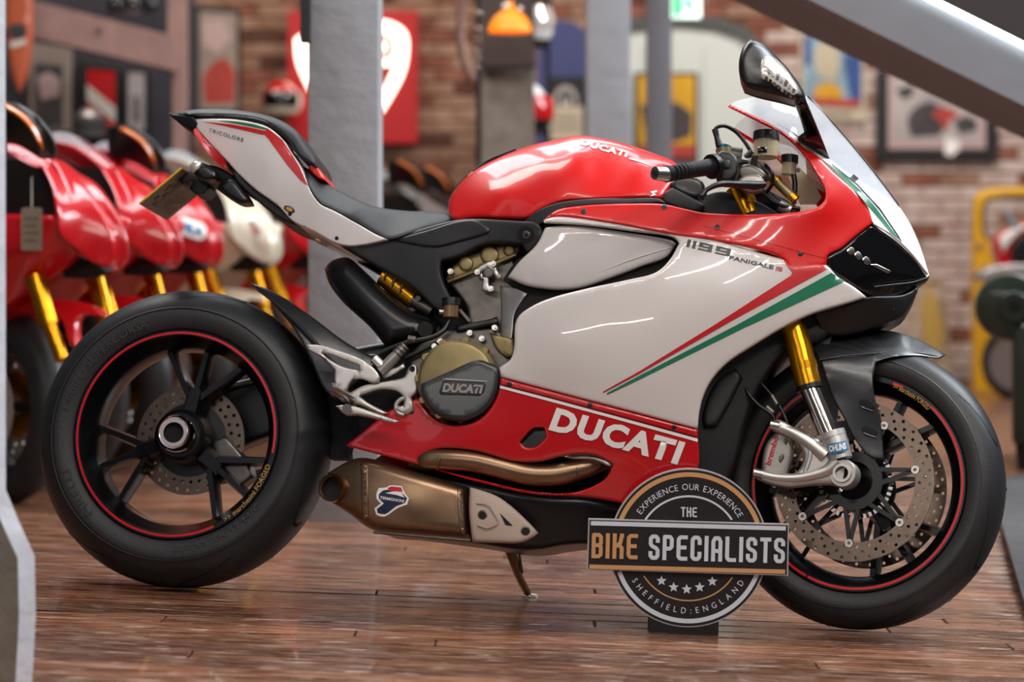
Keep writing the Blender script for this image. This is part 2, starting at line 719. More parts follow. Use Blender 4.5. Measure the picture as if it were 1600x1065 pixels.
wood_mat()
mat('joint', '#1a100c', .8)
mat('post_paint', '#96969b', .6, noise=.08, nscale=6, bump=.5, bscale=18)
mat('post_brown', '#7d7368', .75, noise=.2, nscale=12, bump=.4, bscale=30)
mat('beam_paint', '#77757a', .65, noise=.05, nscale=5, bump=.15, bscale=20)
mat('mortar', '#9a8471', .9, noise=.2, nscale=8)
mat('dark_wall', '#35323a', .8)
mat('roof_dark', '#2b2320', .9)
mat('cream', '#d8d6cc', .7)
mat('offwhite', '#c9cfca', .7)
mat('timber_pink', '#a5827a', .8, noise=.15, nscale=9, bump=.2)

bm = bmesh.new()
xs = np.arange(-7, 7.01, .5)
ys = np.concatenate([np.arange(-7, -1, 1.0), np.arange(-1, 3, .25), np.arange(3, 9.5, 1.0)])
gv = [[bm.verts.new((x, y, floor_z(x, y) - .012)) for x in xs] for y in ys]
for i in range(len(ys) - 1):
    for j in range(len(xs) - 1):
        bm.faces.new([gv[i][j], gv[i][j + 1], gv[i + 1][j + 1], gv[i + 1][j]])
floor = finish(bm, 'floor', 'joint', None)
tag(floor, 'worn reddish brown varnished plank floor', 'floor', kind='structure')

bm = bmesh.new()
PL, PW = 2.6, .076
box_bm(bm, -PL / 2 + .0012, PL / 2 - .0012, -PW / 2 + .0042, PW / 2 - .0042, -.012, 0)
bmesh.ops.bevel(bm, geom=[e for e in bm.edges if all(v.co.z > -.001 for v in e.verts)], offset=.0018, segments=1, affect='EDGES')
bmesh.ops.recalc_face_normals(bm, faces=bm.faces)
pme = bpy.data.meshes.new('plank')
bm.to_mesh(pme)
bm.free()
pme.materials.append(MATS['floor_wood'])
rp = random.Random(11)
yrow = -1.1
while yrow < 3.0:
    off = rp.uniform(0, PL)
    half = 800 / F * (yrow - CAM.y) + .55
    x = -half - off
    t = floor_t(yrow)
    while x < half:
        xc = x + PL / 2
        o = bpy.data.objects.new('plank', pme)
        COL.objects.link(o)
        o.parent = floor
        o.location = (xc, yrow, -t * xc + rp.uniform(-.0006, .0006))
        o.rotation_euler = (0, math.atan(t), 0)
        x += PL
    yrow += PW
bm = bmesh.new()
while yrow < 8.5:
    x = -6 - rp.uniform(0, PL)
    while x < 6:
        box_bm(bm, x, x + PL - .003, yrow - PW / 2 + .002, yrow + PW / 2 - .002, -.011, rp.uniform(-.0006, .0006))
        x += PL
    yrow += PW
o = finish(bm, 'far_planks', 'floor_wood', floor)
o['kind'] = 'stuff'

# dark boarded strip at the right
f0 = FY(0)


def ground(px, py):
    d = ray(px, py)
    z = 0.0
    for _ in range(6):
        t = (z - CAM.z) / d.z
        p = CAM + d * t
        z = floor_z(p.x, p.y)
    return p


mat('grey_boards', '#393536', .85, noise=.3, nscale=12, bump=.2)
ga, gb = ground(1561, 826), ground(1601, 970)
dirv = (ga - gb).normalized()
g0, g1 = gb - dirv * .5, ga + dirv * 1.2
for k in range(4):
    bm = bmesh.new()
    sd = Vector((-dirv.y, dirv.x, 0))
    if sd.x < 0:
        sd = -sd
    a, b_ = g0 + sd * (.005 + .22 * k), g1 + sd * (.005 + .22 * k)
    c_, d_ = b_ + sd * .215, a + sd * .215
    vs = []
    for q in (a, b_, c_, d_):
        zz = floor_z(q.x, q.y)
        vs.append(bm.verts.new((q.x, q.y, zz + .012)))
    vb = [bm.verts.new((v.co.x, v.co.y, v.co.z - .02)) for v in vs]
    bm.faces.new(vs)
    for i in range(4):
        bm.faces.new([vs[i], vb[i], vb[(i + 1) % 4], vs[(i + 1) % 4]])
    o = finish(bm, 'edge_board', 'grey_boards', floor)

# ---- back wall of brick
YW = 8.42
wall = box('wall_back', -5.5, 5.5, YW + .012, YW + .3, -.1, 4.2, 'mortar', kind='structure')
tag(wall, 'old brick wall with patches of whitewash behind the motorcycles', 'wall')
ramp_mat('brick_red', [(.3, '#633629'), (.5, '#7d4a3a'), (.7, '#956352')], 5.0, .9, world=True, bump=.2)
ramp_mat('brick_tan', [(.3, '#7c5742'), (.5, '#916f5b'), (.7, '#a98b77')], 5.0, .9, world=True, bump=.2)
ramp_mat('brick_pale', [(.3, '#a98a80'), (.5, '#bfaaa2'), (.7, '#d0c2bc')], 5.0, .9, world=True, bump=.2)
ramp_mat('brick_dark', [(.3, '#3f241b'), (.5, '#573225'), (.7, '#6e4634')], 5.0, .9, world=True, bump=.2)
BL, BH = .225, .075
bm = bmesh.new()
box_bm(bm, -.1075, .1075, -.002, .02, -.0325, .0325)
bmesh.ops.bevel(bm, geom=[e for e in bm.edges if all(v.co.y < 0 for v in e.verts)], offset=.004, segments=1, affect='EDGES')
bmesh.ops.recalc_face_normals(bm, faces=bm.faces)
brick_me = {}
for k in ('brick_red', 'brick_tan', 'brick_pale', 'brick_dark'):
    me = bpy.data.meshes.new('brick')
    bm.to_mesh(me)
    me.materials.append(MATS[k])
    brick_me[k] = me
bm.free()
rb = random.Random(5)
single, rest = [], []
sW = F / (YW - CAM.y)
for row in range(int(4.1 / BH)):
    z = row * BH + .04
    x = -5.4 + (row % 2) * BL / 2
    while x < 5.4:
        px, py = CX + x * sW, HY - (z - CAM.z) * sW
        low = py > 300 and px > 1200
        u = rb.random()
        if px > 1180:
            k = 'brick_pale' if u < (.78 if low else .5) else ('brick_red' if u < .9 else 'brick_tan')
        else:
            k = 'brick_tan' if u < .5 else ('brick_red' if u < .85 else 'brick_dark')
        vis = (590 < px < 750 and -5 < py < 330) or (375 < px < 455 and -5 < py < 150) or (1185 < px < 1262 and 60 < py < 160) or \
              (1350 < px < 1375 and 100 < py < 300) or (1300 < px < 1545 and 195 < py < 600) or (1545 < px < 1605 and 235 < py < 300)
        inv = -20 < px < 1620 and -20 < py < 640
        (single if vis else rest).append((x, z, k))
        x += BL
single = single[:300]
for x, z, k in single:
    o = bpy.data.objects.new('brick', brick_me[k])
    COL.objects.link(o)
    o.parent = wall
    o.location = (x, YW - rb.uniform(0, .006), z)
for k in brick_me:
    bm = bmesh.new()
    for x, z, kk in rest:
        if kk == k:
            d = rb.uniform(0, .006)
            box_bm(bm, x - .1075, x + .1075, YW - d - .002, YW + .02, z - .0325, z + .0325)
    o = finish(bm, 'brickwork', k, wall)
    o['kind'] = 'stuff'

# ---- sloping roof beam with a strip light, top right
YB = 1.5


def at(px, py, y):
    d = ray(px, py)
    return CAM + d * ((y - CAM.y) / d.y)


def line(p, q, x):
    return p[1] + (q[1] - p[1]) * (x - p[0]) / (q[0] - p[0])


L1, L2, L3 = ((1180, 17), (1600, 217)), ((1265, 0), (1600, 165)), ((1455, 0), (1600, 72))
bm = bmesh.new()
sec = []
for x in (560, 2300):
    pts = [at(x, line(*L3, x), YB), at(x, line(*L2, x), YB), at(x, line(*L1, x), YB + .45)]
    pts.append(Vector((pts[0].x, YB + .45, pts[0].z)))
    sec.append([bm.verts.new(p) for p in pts])
for k in range(4):
    bm.faces.new([sec[0][k], sec[0][(k + 1) % 4], sec[1][(k + 1) % 4], sec[1][k]])
bm.faces.new(sec[0])
bm.faces.new(sec[1][::-1])
o = finish(bm, 'trim_1', 'beam_paint', None, 20)
tag(o, 'grey painted sloping roof beam crossing the top right corner', 'beam', kind='structure')
mat('led', '#ffffff', .5, emit='#e6fbff', es=9.0)
p0, p1 = at(1300, line(*L3, 1300) - 1, YB - .015), at(1750, line(*L3, 1750) - 1, YB - .015)
tube3('strip_light', [p0, p1], .0075, 'led', None, n=1, seg=8)
tag(bpy.data.objects['strip_light'], 'thin white strip light along the sloping roof beam', 'strip light')
bm = bmesh.new()
q = [at(x, line(*L3, x) + dy, YB + .3) for x, dy in ((1330, -2), (2300, -2), (2300, -900), (1000, -900))]
vs = [bm.verts.new(v) for v in q] + [bm.verts.new(v + Vector((0, .05, 0))) for v in q]
for f in ((0, 1, 2, 3), (7, 6, 5, 4), (0, 4, 5, 1), (1, 5, 6, 2), (2, 6, 7, 3), (3, 7, 4, 0)):
    bm.faces.new([vs[i] for i in f])
o = finish(bm, 'ceiling', 'roof_dark', None)
tag(o, 'dark boarded roof lining above the strip light', 'ceiling', kind='structure')


def post(name, y, x0, x1, depth, m, label, ytop=-900, strip=None, ybot=None):
    a, b_ = at(x0, 388, y), at(x1, 388, y)
    zt = at(0, ytop, y).z
    zb = floor_z((a.x + b_.x) / 2, y) - .004 if ybot is None else at(0, ybot, y).z
    o = box(name, a.x, b_.x, y, y + depth, zb, zt, m, bevel=.008)
    settle(o)
    tag(o, label, 'post', kind='structure')
    return o


post('trim_2', 1.5, 481, 592, .2, 'post_paint', 'thick grey painted timber post behind the motorcycle seat', strip=True)
post('trim_3', 4.4, 917, 985, .17, 'post_paint', 'grey post behind the fuel tank, left of the white arch')
post('trim_4', 5.6, 1011, 1050, .12, 'beam_paint', 'slimmer grey post in front of the white arch')
post('trim_5', 4.8, 752, 835, .2, 'post_brown', 'taupe post under the dark panel and amber lamp', ytop=107)

# near post at the left edge with its flared plinth
bm = bmesh.new()
YN = -.98
prof = [(8, -700), (9, 765), (30, 815), (54, 868), (56, 960), (50, 1200)]
fr_, bk, lf = [], [], []
for px, py in prof:
    p = at(px, py, YN)
    fr_.append(bm.verts.new((p.x - .022, p.y - .03, p.z)))
    bk.append(bm.verts.new((p.x, p.y, p.z)))
    lf.append((bm.verts.new((p.x - .28, p.y - .03, p.z)), bm.verts.new((p.x - .30, p.y, p.z)), bm.verts.new((p.x - .36, p.y + .22, p.z)), bm.verts.new((p.x - .06, p.y + .22, p.z))))
for i in range(len(prof) - 1):
    ring0 = [fr_[i], bk[i], lf[i][3], lf[i][2], lf[i][1], lf[i][0]]
    ring1 = [fr_[i + 1], bk[i + 1], lf[i + 1][3], lf[i + 1][2], lf[i + 1][1], lf[i + 1][0]]
    for k in range(6):
        bm.faces.new([ring0[k], ring0[(k + 1) % 6], ring1[(k + 1) % 6], ring1[k]])
for v in list(bm.verts):
    if v.co.z < floor_z(-.85, YN):
        v.co.z = floor_z(-.85, YN) - .004
mat('post_lit', '#bfc0c8', .55, noise=.06, nscale=6, bump=.5, bscale=22)  # post paint lightened, the light on it put into the colour
o = finish(bm, 'trim_6', 'post_lit', None, 20)
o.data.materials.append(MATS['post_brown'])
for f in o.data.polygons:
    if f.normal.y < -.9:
        f.material_index = 1  # front face browner, its shade put into the colour
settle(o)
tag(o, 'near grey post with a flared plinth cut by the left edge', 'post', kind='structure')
# ------------------------------------------------------------------ the red, white and green sports motorcycle
BM = (Matrix.Translation((0.016, 0, floor_z(0.016, 0) + 0.002)) @ Matrix.Rotation(math.radians(-8.5), 4, 'Z')
      @ Matrix.Rotation(math.atan(BT), 4, 'Y') @ Matrix.Rotation(math.radians(-11.5), 4, 'X'))
B = Frame(BM)
bike = empty('motorcycle', BM, 'red and white sports motorcycle with green stripes leaning on its side stand in front', 'motorcycle')


def wheel(name, loc, rot, R, hw, rim_r, rim_hw, stripe, spoke_c, label):
    wobj = lathe(name, [(rim_r, -rim_hw), (rim_r + .004, -rim_hw + .004), (rim_r - .006, -rim_hw + .012), (rim_r - .018, -rim_hw * .55),
                        (rim_r - .026, -rim_hw * .3), (rim_r - .026, rim_hw * .3), (rim_r - .018, rim_hw * .55),
                        (rim_r - .006, rim_hw - .012), (rim_r + .004, rim_hw - .004), (rim_r, rim_hw), (rim_r - .010, rim_hw),
                        (rim_r - .013, rim_hw - .012), (rim_r - .030, rim_hw * .5), (rim_r - .034, rim_hw * .25),
                        (rim_r - .034, -rim_hw * .25), (rim_r - .030, -rim_hw * .5), (rim_r - .013, -rim_hw + .012), (rim_r - .010, -rim_hw)],
                 'rim', bike, seg=96, closed=True)
    wobj.location, wobj.rotation_euler = loc, rot
    wobj['label'] = label
    # tyre: rounded racing profile
    prof = []
    n = 22
    rs = R - rim_r
    for i in range(n + 1):
        a = math.pi * i / n          # -side .. crown .. +side
        y = -hw * math.cos(a) * 1.0
        s = math.sin(a)
        prof.append((rim_r + .004 + (rs - .004) * (s ** 0.72), y))
    prof[0] = (rim_r + .006, -rim_hw + .002)
    prof[-1] = (rim_r + .006, rim_hw - .002)
    prof += [(rim_r - .004, rim_hw * .8), (rim_r - .004, -rim_hw * .8)]
    ty = lathe('tyre', prof, 'tyre', wobj, seg=112, closed=True, angle=60)
    ty['label'] = 'black slick sports tyre'
    ty.data.materials.append(MATS['tyre_wall'])
    for f in ty.data.polygons:
        c = f.center
        if math.hypot(c.x, c.z) < rim_r + rs * .44:
            f.material_index = 1
    # tread sipes

    def crown(y):
        ca = max(-1, min(1, -y / hw))
        a = math.acos(ca)
        return rim_r + .004 + (rs - .004) * (math.sin(a) ** 0.72)
    for k in range(7):
        a0 = 2 * math.pi * k / 7
        for sgn in (-1, 1):
            bm = bmesh.new()
            pts = []
            for j in range(9):
                t = j / 8
                y = sgn * hw * (0.16 + 0.66 * t)
                ang = a0 + (0.05 if sgn > 0 else 0.35) + 0.42 * t * t - .1 * math.sin(3 * t)
                r = crown(y) + .0015
                pts.append((r, y, ang))
            for (r0, y0, g0), (r1, y1, g1) in zip(pts, pts[1:]):
                wd = .0035 / R
                vs = [bm.verts.new((r * math.cos(g), y, r * math.sin(g))) for r, y, g in
                      ((r0, y0, g0 - wd), (r0, y0, g0 + wd), (r1, y1, g1 + wd), (r1, y1, g1 - wd))]
                bm.faces.new(vs)
            bmesh.ops.remove_doubles(bm, verts=bm.verts, dist=1e-5)
            finish(bm, 'tread_groove', 'void', ty)
    # raised ring and moulded wall marks
    lathe('wall_ring', [(rim_r + rs * .46, -hw * .975), (rim_r + rs * .47, -hw * .995), (rim_r + rs * .49, -hw * .97)], 'tyre_mark', ty, seg=96)
    for sg in (-1, 1):
        yy = sg * (rim_hw + .0006)
        yi = sg * (rim_hw - .002)
        o = lathe('rim_stripe', [(rim_r - .0085, yy), (rim_r - .0035, yy), (rim_r - .0035, yi), (rim_r - .0085, yi)], 'rim_stripe', wobj, seg=96, closed=True,
                  a0=math.radians(stripe[0]), a1=math.radians(stripe[1]))
        o['label'] = 'thin red stripe round the rim'
    # hub
    hub_w = rim_hw * .72
    lathe('hub', [(.0, -hub_w), (.048, -hub_w), (.056, -hub_w + .008), (.060, -hub_w * .4), (.060, hub_w * .4), (.05, hub_w), (0, hub_w)], 'rim', wobj, seg=40)
    # spokes: three arms of three branches
    for c in spoke_c:
        bm = bmesh.new()

        def bar(p0, p1, w0, w1, d0, d1, bm=bm):
            dx, dz = p1[0] - p0[0], p1[1] - p0[1]
            L = math.hypot(dx, dz)
            nx, nz = -dz / L, dx / L
            ring = []
            for (p, w, d) in ((p0, w0, d0), (p1, w1, d1)):
                ring.append([bm.verts.new((p[0] + nx * a, yv, p[1] + nz * a)) for a, yv in
                             ((-w, -d * .2), (-w * .55, -d), (w * .55, -d), (w, -d * .2), (w, d), (-w, d))])
            for k in range(6):
                bm.faces.new([ring[0][k], ring[0][(k + 1) % 6], ring[1][(k + 1) % 6], ring[1][k]])
            bm.faces.new(ring[0])
            bm.faces.new(ring[1][::-1])
        ca = math.radians(c)
        p0 = (.045 * math.cos(ca), .045 * math.sin(ca))
        p1 = (.108 * math.cos(ca), .108 * math.sin(ca))
        bar(p0, p1, .025, .021, .030, .024)
        for da in (-26, 0, 26):
            a = math.radians(c + da)
            st = (.092 * math.cos(ca + math.radians(da * .3)), .092 * math.sin(ca + math.radians(da * .3)))
            en = ((rim_r - .026) * math.cos(a), (rim_r - .026) * math.sin(a))
            bar(st, en, .0115, .0092, .022, .019)
        finish(bm, 'spoke', 'rim', wobj, 30)
    return wobj


def disc_ring(parent, y, ro, ri, th, m, nh, rows, hr, label):
    """drilled brake disc: real holes in a ring"""
    bm = bmesh.new()
    loops = []

    def circ(cx, cz, r, n):
        return [(cx + r * math.cos(2 * math.pi * i / n), cz + r * math.sin(2 * math.pi * i / n)) for i in range(n)]
    loops.append(circ(0, 0, ro, 96))
    loops.append(circ(0, 0, ri, 72))
    for k in range(nh):
        for j, rr in enumerate(rows):
            a = 2 * math.pi * (k + j / len(rows) * 1.35) / nh
            r = ri + (ro - ri) * rr
            loops.append(circ(r * math.cos(a), r * math.sin(a), hr, 8))
    verts, edges = [], []
    for l in loops:
        b = len(verts)
        verts += [Vector(p) for p in l]
        edges += [(b + i, b + (i + 1) % len(l)) for i in range(len(l))]
    r = geometry.delaunay_2d_cdt(verts, edges, [], 1, 1e-7)
    vs, fs = np.array([tuple(v) for v in r[0]]), r[2]
    cen = np.array([vs[list(f)].mean(0) for f in fs])
    keep = np.hypot(cen[:, 0], cen[:, 1]) > ri * .999
    for l in loops[2:]:
        c = np.mean(l, 0)
        keep &= np.hypot(cen[:, 0] - c[0], cen[:, 1] - c[1]) > hr * .9
    A = [bm.verts.new((v[0], y - th / 2, v[1])) for v in vs]
    C = [bm.verts.new((v[0], y + th / 2, v[1])) for v in vs]
    cnt = {}
    for f, q in zip(fs, keep):
        if not q:
            continue
        f = list(f)
        bm.faces.new([A[i] for i in f])
        bm.faces.new([C[i] for i in reversed(f)])
        for i in range(3):
            e = tuple(sorted((f[i], f[(i + 1) % 3])))
            cnt[e] = cnt.get(e, 0) + 1
    for (i, j), n in cnt.items():
        if n == 1:
            bm.faces.new([A[i], A[j], C[j], C[i]])
    o = finish(bm, 'brake_disc', m, parent, 30)
    o['label'] = label
    return o


# ---- rear wheel
RC = B.P(291, 684, 0)
rw = wheel('rear_wheel', RC, (0, 0, 0), .326, .1, .226, .084, (-8, 298), (80, 202, 322), 'black three-arm rear wheel with red rim stripe')
lathe('hub_nut', [(.0225, -.093), (.034, -.095), (.040, -.086), (.041, -.055), (.0, -.055)], 'chrome', rw, seg=6 * 6)
lathe('nut_ring', [(.0225, -.100), (.030, -.100), (.031, -.086), (.0225, -.086)], 'chrome', rw, seg=36, closed=True)
lathe('axle_bore', [(.0, -.088), (.0225, -.0885), (.0225, -.099)], 'void', rw, seg=30)
disc_ring(rw, .035, .122, .082, .005, 'disc', 30, (.28, .72), .0042, 'drilled rear brake disc')
lathe('disc_carrier', [(.03, .03), (.086, .033), (.086, .038), (.03, .04)], 'satin_black', rw, seg=40, closed=True)
# sprocket with teeth
bm = bmesh.new()
NT = 39
rg = []
for yy in (.088, .094):
    rg.append([bm.verts.new(((.098 if k % 4 in (0, 1) else .091) * math.cos(2 * math.pi * k / (NT * 4)), yy,
                             (.098 if k % 4 in (0, 1) else .091) * math.sin(2 * math.pi * k / (NT * 4)))) for k in range(NT * 4)])
for k in range(NT * 4):
    q = (k + 1) % (NT * 4)
    bm.faces.new([rg[0][k], rg[0][q], rg[1][q], rg[1][k]])
bm.faces.new(rg[0])
bm.faces.new(rg[1][::-1])
finish(bm, 'sprocket', 'dark_alloy', rw, 30)


def arc_text(parent, txt, r, a_mid, span, h, y, m, name='rim_lettering', outward=True, bold=0.0):
    """letters set along a wheel's rim; angles in degrees in the wheel plane (0 = forward, 90 = up)"""
    me = text_mesh(txt, bold)
    co = np.array([v.co[:2] for v in me.vertices])
    mn, mx = co.min(0), co.max(0)
    uv = (co - mn) / (mx - mn)
    for v, (u, vv) in zip(me.vertices, uv):
        if outward:
            a = math.radians(a_mid + span / 2 - span * u)
            rr = r + h * vv
        else:
            a = math.radians(a_mid - span / 2 + span * u)
            rr = r + h * (1 - vv)
        v.co = (rr * math.cos(a), y, rr * math.sin(a))
    return link(name, me, m, parent)


arc_text(rw, '>> marchesini FORGED', .2135, -35, 40, .0105, -.0856, 'tan_text', outward=False)
arc_text(rw, 'DIABLO SUPERCORSA', .240, 140, 62, .017, -.1003, 'tyre_mark', 'moulded_lettering')
arc_text(rw, 'PIRELLI', .240, 215, 26, .016, -.1003, 'tyre_mark', 'moulded_lettering')
arc_text(rw, '200/55 ZR 17 M/C', .241, -60, 50, .014, -.1003, 'tyre_mark', 'moulded_lettering', outward=False)

# ---- chain side and swingarm (far side)
slab(B, 'swingarm', [(300, 640), (360, 600), (430, 565), (520, 548), (640, 530), (740, 540), (750, 600), (640, 625), (520, 650), (400, 690), (330, 720), (295, 700)],
     -.105, 'satin_black', bike, back=.05, rnd=12)
tube(B, 'chain', [(300, 760, -.1), (420, 735, -.1), (560, 690, -.1), (700, 640, -.1)], .008, 'dark_alloy', bike)
tube(B, 'chain', [(285, 620, -.1), (420, 590, -.1), (560, 560, -.1), (700, 560, -.1)], .008, 'dark_alloy', bike)
slab(B, 'rear_caliper', [(330, 690), (352, 680), (385, 720), (395, 745), (375, 760), (345, 745)], .0, 'dark_alloy', bike, back=.05, rnd=5)

# ---- dark inner mass: frame, rear shock zone, radiator
slab(B, 'engine_core', [(560, 600), (600, 540), (640, 490), (690, 470), (700, 400), (780, 370), (860, 360), (1030, 420), (1060, 600), (1060, 740), (960, 790),
                        (760, 790), (640, 720), (560, 690)], .06, 'void', bike, back='mirror', rnd=6)
slab(B, 'radiator', [(1080, 760), (1078, 640), (1095, 590), (1160, 530), (1230, 490), (1290, 480), (1310, 505), (1285, 530), (1232, 548), (1190, 600),
                     (1165, 660), (1150, 720), (1130, 765)], [(1090, 750, .11), (1080, 620, .13), (1280, 500, .09), (1150, 720, .10)], 'black', bike, back='mirror', rnd=6)
slab(B, 'radiator_shroud', [(1098, 650), (1108, 615), (1125, 590), (1150, 575), (1160, 590), (1140, 630), (1120, 665), (1100, 668)], .132, 'black', bike, back=.02, rnd=6)
slab(B, 'dark_filler', [(496, 600), (530, 625), (575, 640), (612, 636), (545, 697), (545, 716), (515, 716), (500, 690)], .0, 'void', bike, back=.05)  # black filler added to close the view between tyre and exhaust

# ---- swingarm hugger
hug, hs = slab(B, 'rear_hugger', [(388, 440), (430, 457), (480, 489), (540, 534), (592, 562), (570, 588), (545, 606), (520, 622), (504, 604), (486, 563), (458, 512), (420, 468)],
               [(388, 440, .02), (430, 457, .04), (480, 490, .08), (560, 550, .11), (545, 600, .13), (500, 600, .128), (455, 510, .10)], 'carbon', bike, back='mirror', rnd=4)
hug['label'] = 'carbon fibre rear hugger'
tube(B, 'hugger_rib', [(392, 446, .035), (440, 482, .085), (490, 532, .122), (535, 580, .14)], [.001, .003, .004, .003], 'carbon', bike)

# ---- shock cover and shock
o, _ = slab(B, 'shock_cover', [(507, 419), (519, 407), (543, 402), (561, 415), (591, 445), (621, 472), (648, 488), (684, 500), (697, 509), (689, 524), (648, 533),
                               (603, 542), (579, 512), (534, 470), (513, 440)],
            [(510, 425, .10), (545, 408, .11), (590, 470, .135), (640, 510, .14), (690, 515, .13)], 'satin_black', bike, back=.09, rnd=24, drop=.05, step=7)
o['label'] = 'smooth matt black shock shroud'
slab(B, 'cover_plug', ngon(664, 514, 12), .1405, 'void', bike, back=.01)
tube(B, 'shock_absorber', [(600, 430, .06), (648, 468, .06)], .024, 'gold', bike, n=1, seg=20)
tube(B, 'shock_clamp', [(646, 468, .07), (676, 486, .07)], .017, 'dark_alloy', bike, n=1)
for q in range(3):
    tube(B, 'shock_coil', [(606 + 12 * q, 424 + 10 * q, .085), (598 + 12 * q, 438 + 10 * q, .087)], .0025, 'bronze', bike, n=1)
tube(B, 'shock_bolt', [(653, 466, .10), (653, 466, .075)], .006, 'steel', bike, n=1)

# ---- black frame cover under the seat
fc, fcs = slab(B, 'frame_cover', [(531, 383), (569, 381), (605, 374), (660, 357), (711, 344), (741, 342), (810, 345), (840, 348), (849, 360), (843, 380), (824, 397),
                                  (815, 381), (759, 381), (720, 399), (690, 408), (688, 422), (697, 450), (706, 468), (692, 490), (677, 479), (641, 446), (588, 416)],
               [(531, 383, .11), (605, 376, .12), (711, 346, .14), (820, 350, .165), (845, 365, .17), (820, 390, .155), (700, 405, .14), (690, 480, .13), (600, 420, .115), (640, 400, .128)],
               'dark_grey', bike, back=.03, rnd=5, mir=True)
slab(B, 'cover_wedge', [(612, 375), (660, 362), (738, 343), (767, 357), (764, 363), (720, 377), (680, 386), (640, 381)], lambda p: fcs(p) + .006, 'black', bike, back=.006, rnd=4, drop=.005)
slab(B, 'bolt_recess', ngon(821, 366, 13), lambda p: fcs(p) + .0015, 'void', bike, back=.004)
slab(B, 'frame_bolt', ngon(822, 367, 7), lambda p: fcs(p) + .004, 'dark_alloy', bike, back=.004, rnd=2)
slab(B, 'bolt_socket', ngon(822, 367, 3, n=6), lambda p: fcs(p) + .0048, 'void', bike, back=.002)

# ---- tail
tail, ts = slab(B, 'tail_panel', [(303, 186), (340, 185.6), (372, 187.2), (396, 191.5), (418, 198.5), (441, 217), (455, 238), (468, 258), (477, 279), (486, 299), (501, 319), (523, 330), (556, 348),
                                  (589, 367), (606, 374), (569, 382), (544, 384), (523, 379), (490, 361), (457, 345), (434, 321), (398, 295), (371, 270), (355, 252), (307, 199)],
                [(303, 190, .05), (310, 198, .055), (418, 200, .095), (355, 250, .085), (468, 258, .11), (398, 290, .10), (434, 320, .105), (500, 320, .125), (460, 340, .11), (606, 374, .135),
                 (544, 383, .125), (420, 250, .108)], 'white', bike, back='mirror', rnd=2.5, drop=.003)
tail['label'] = 'white tail fairing'
decal(B, 'tail_stripe', [(418, 200), (441, 218), (455, 239), (468, 260), (477, 281), (482, 291), (470, 282), (450, 259), (419, 216), (411, 208)], ts, 'decal_red', tail)
decal(B, 'tail_stripe', [(318, 190), (360, 194), (385, 198), (416, 204.5), (411, 210.5), (380, 203), (348, 196)], ts, 'decal_red', tail)
decal(B, 'tail_stripe', [(340, 188), (372, 190), (396, 194), (417, 200), (417, 203), (396, 198), (372, 193.5)], ts, 'green', tail)
lettering(B, 'tail_lettering', 'TRICOLORE', (326, 205.5), (380, 221.5), (327, 200), ts, 'decal_black', tail, bold=.004, spacing=1.15)
slab(B, 'tail_recess', [(434, 226), (446, 228), (454, 240), (456, 252), (449, 247), (440, 236)], lambda p: ts(p) + .0015, 'dark_red', tail, back=.002, rnd=2)
slab(B, 'tail_badge', ngon(452, 326.5, 9, 4.5, rot=.45), lambda p: ts(p) + .002, 'decal_black', tail, back=.002)
decal(B, 'badge_ring', ngon(452, 326.5, 6, 3, n=12, rot=.45), lambda p: ts(p) + .002, 'tan_text', tail)
slab(B, 'panel_screw', ngon(526, 372, 3), lambda p: ts(p) + .001, 'void', tail, back=.002)
slab(B, 'panel_screw', ngon(453, 334, 3), lambda p: ts(p) + .001, 'void', tail, back=.002)

slab(B, 'pillion_seat', [(262, 177), (306, 171), (335, 170), (365, 171.5), (398, 176), (434, 186), (463, 204), (479, 226), (495, 248), (497, 264), (479, 254), (459, 236), (450, 221),
                         (418, 198), (372, 187), (303, 185)],
     [(262, 177, .03), (300, 176, .05), (365, 172, .05), (434, 187, .07), (463, 205, .075), (495, 250, .085), (497, 264, .09), (459, 236, .105), (418, 197, .092), (372, 186, .085), (303, 184, .055)],
     'seat', bike, back='mirror', rnd=9, drop=.022)[0]['label'] = 'black pillion seat pad'
tube(B, 'seat_seam', [(303, 178, .058), (372, 179, .084), (420, 190, .09), (455, 218, .099), (470, 240, .102), (492, 256, .098)], .0012, 'void', bike)
slab(B, 'tail_tip', [(262, 177), (303, 184), (311, 196), (299, 204), (280, 192)], [(262, 178, .025), (303, 186, .052), (299, 203, .05)], 'black', bike, back='mirror', rnd=3)
slab(B, 'tail_end', [(484, 252), (497, 262), (509, 282), (499, 280), (482, 264)], .075, 'red', bike, back='mirror', rnd=4)
tl, tls = slab(B, 'tail_light', [(300, 204), (307, 199), (355, 252), (371, 270), (383, 284), (366, 274), (330, 246)], [(300, 204, .045), (355, 255, .08), (383, 282, .09)], 'tail_lens', bike, back='mirror', rnd=4)
for q in range(3):
    decal(B, 'light_reflector', [(306 + 9 * q, 205 + 10 * q), (312 + 9 * q, 207 + 10 * q), (316 + 9 * q, 216 + 10 * q), (309 + 9 * q, 213 + 10 * q)], tls, 'lens', tl)
slab(B, 'undertray', [(360, 264), (371, 270), (398, 295), (434, 321), (457, 344), (470, 354), (445, 345), (400, 312), (368, 281)], .085, 'black', bike, back='mirror', rnd=3)

rs_, rss = slab(B, 'rider_seat', [(470, 260), (481, 263), (500, 280), (536, 301), (585, 322), (634, 329), (694, 332), (711, 339), (707, 346), (667, 357), (608, 375), (589, 367),
                                  (555, 347), (523, 330), (501, 319), (486, 299), (477, 279)],
                [(470, 261, .075), (500, 281, .06), (536, 302, .055), (585, 323, .06), (634, 330, .06), (694, 333, .06), (708, 342, .075), (667, 356, .128), (608, 374, .14), (555, 347, .135),
                 (501, 318, .132), (480, 285, .118), (560, 330, .11)], 'seat', bike, back='mirror', rnd=8, drop=.016)
rs_['label'] = 'black one-piece rider seat'

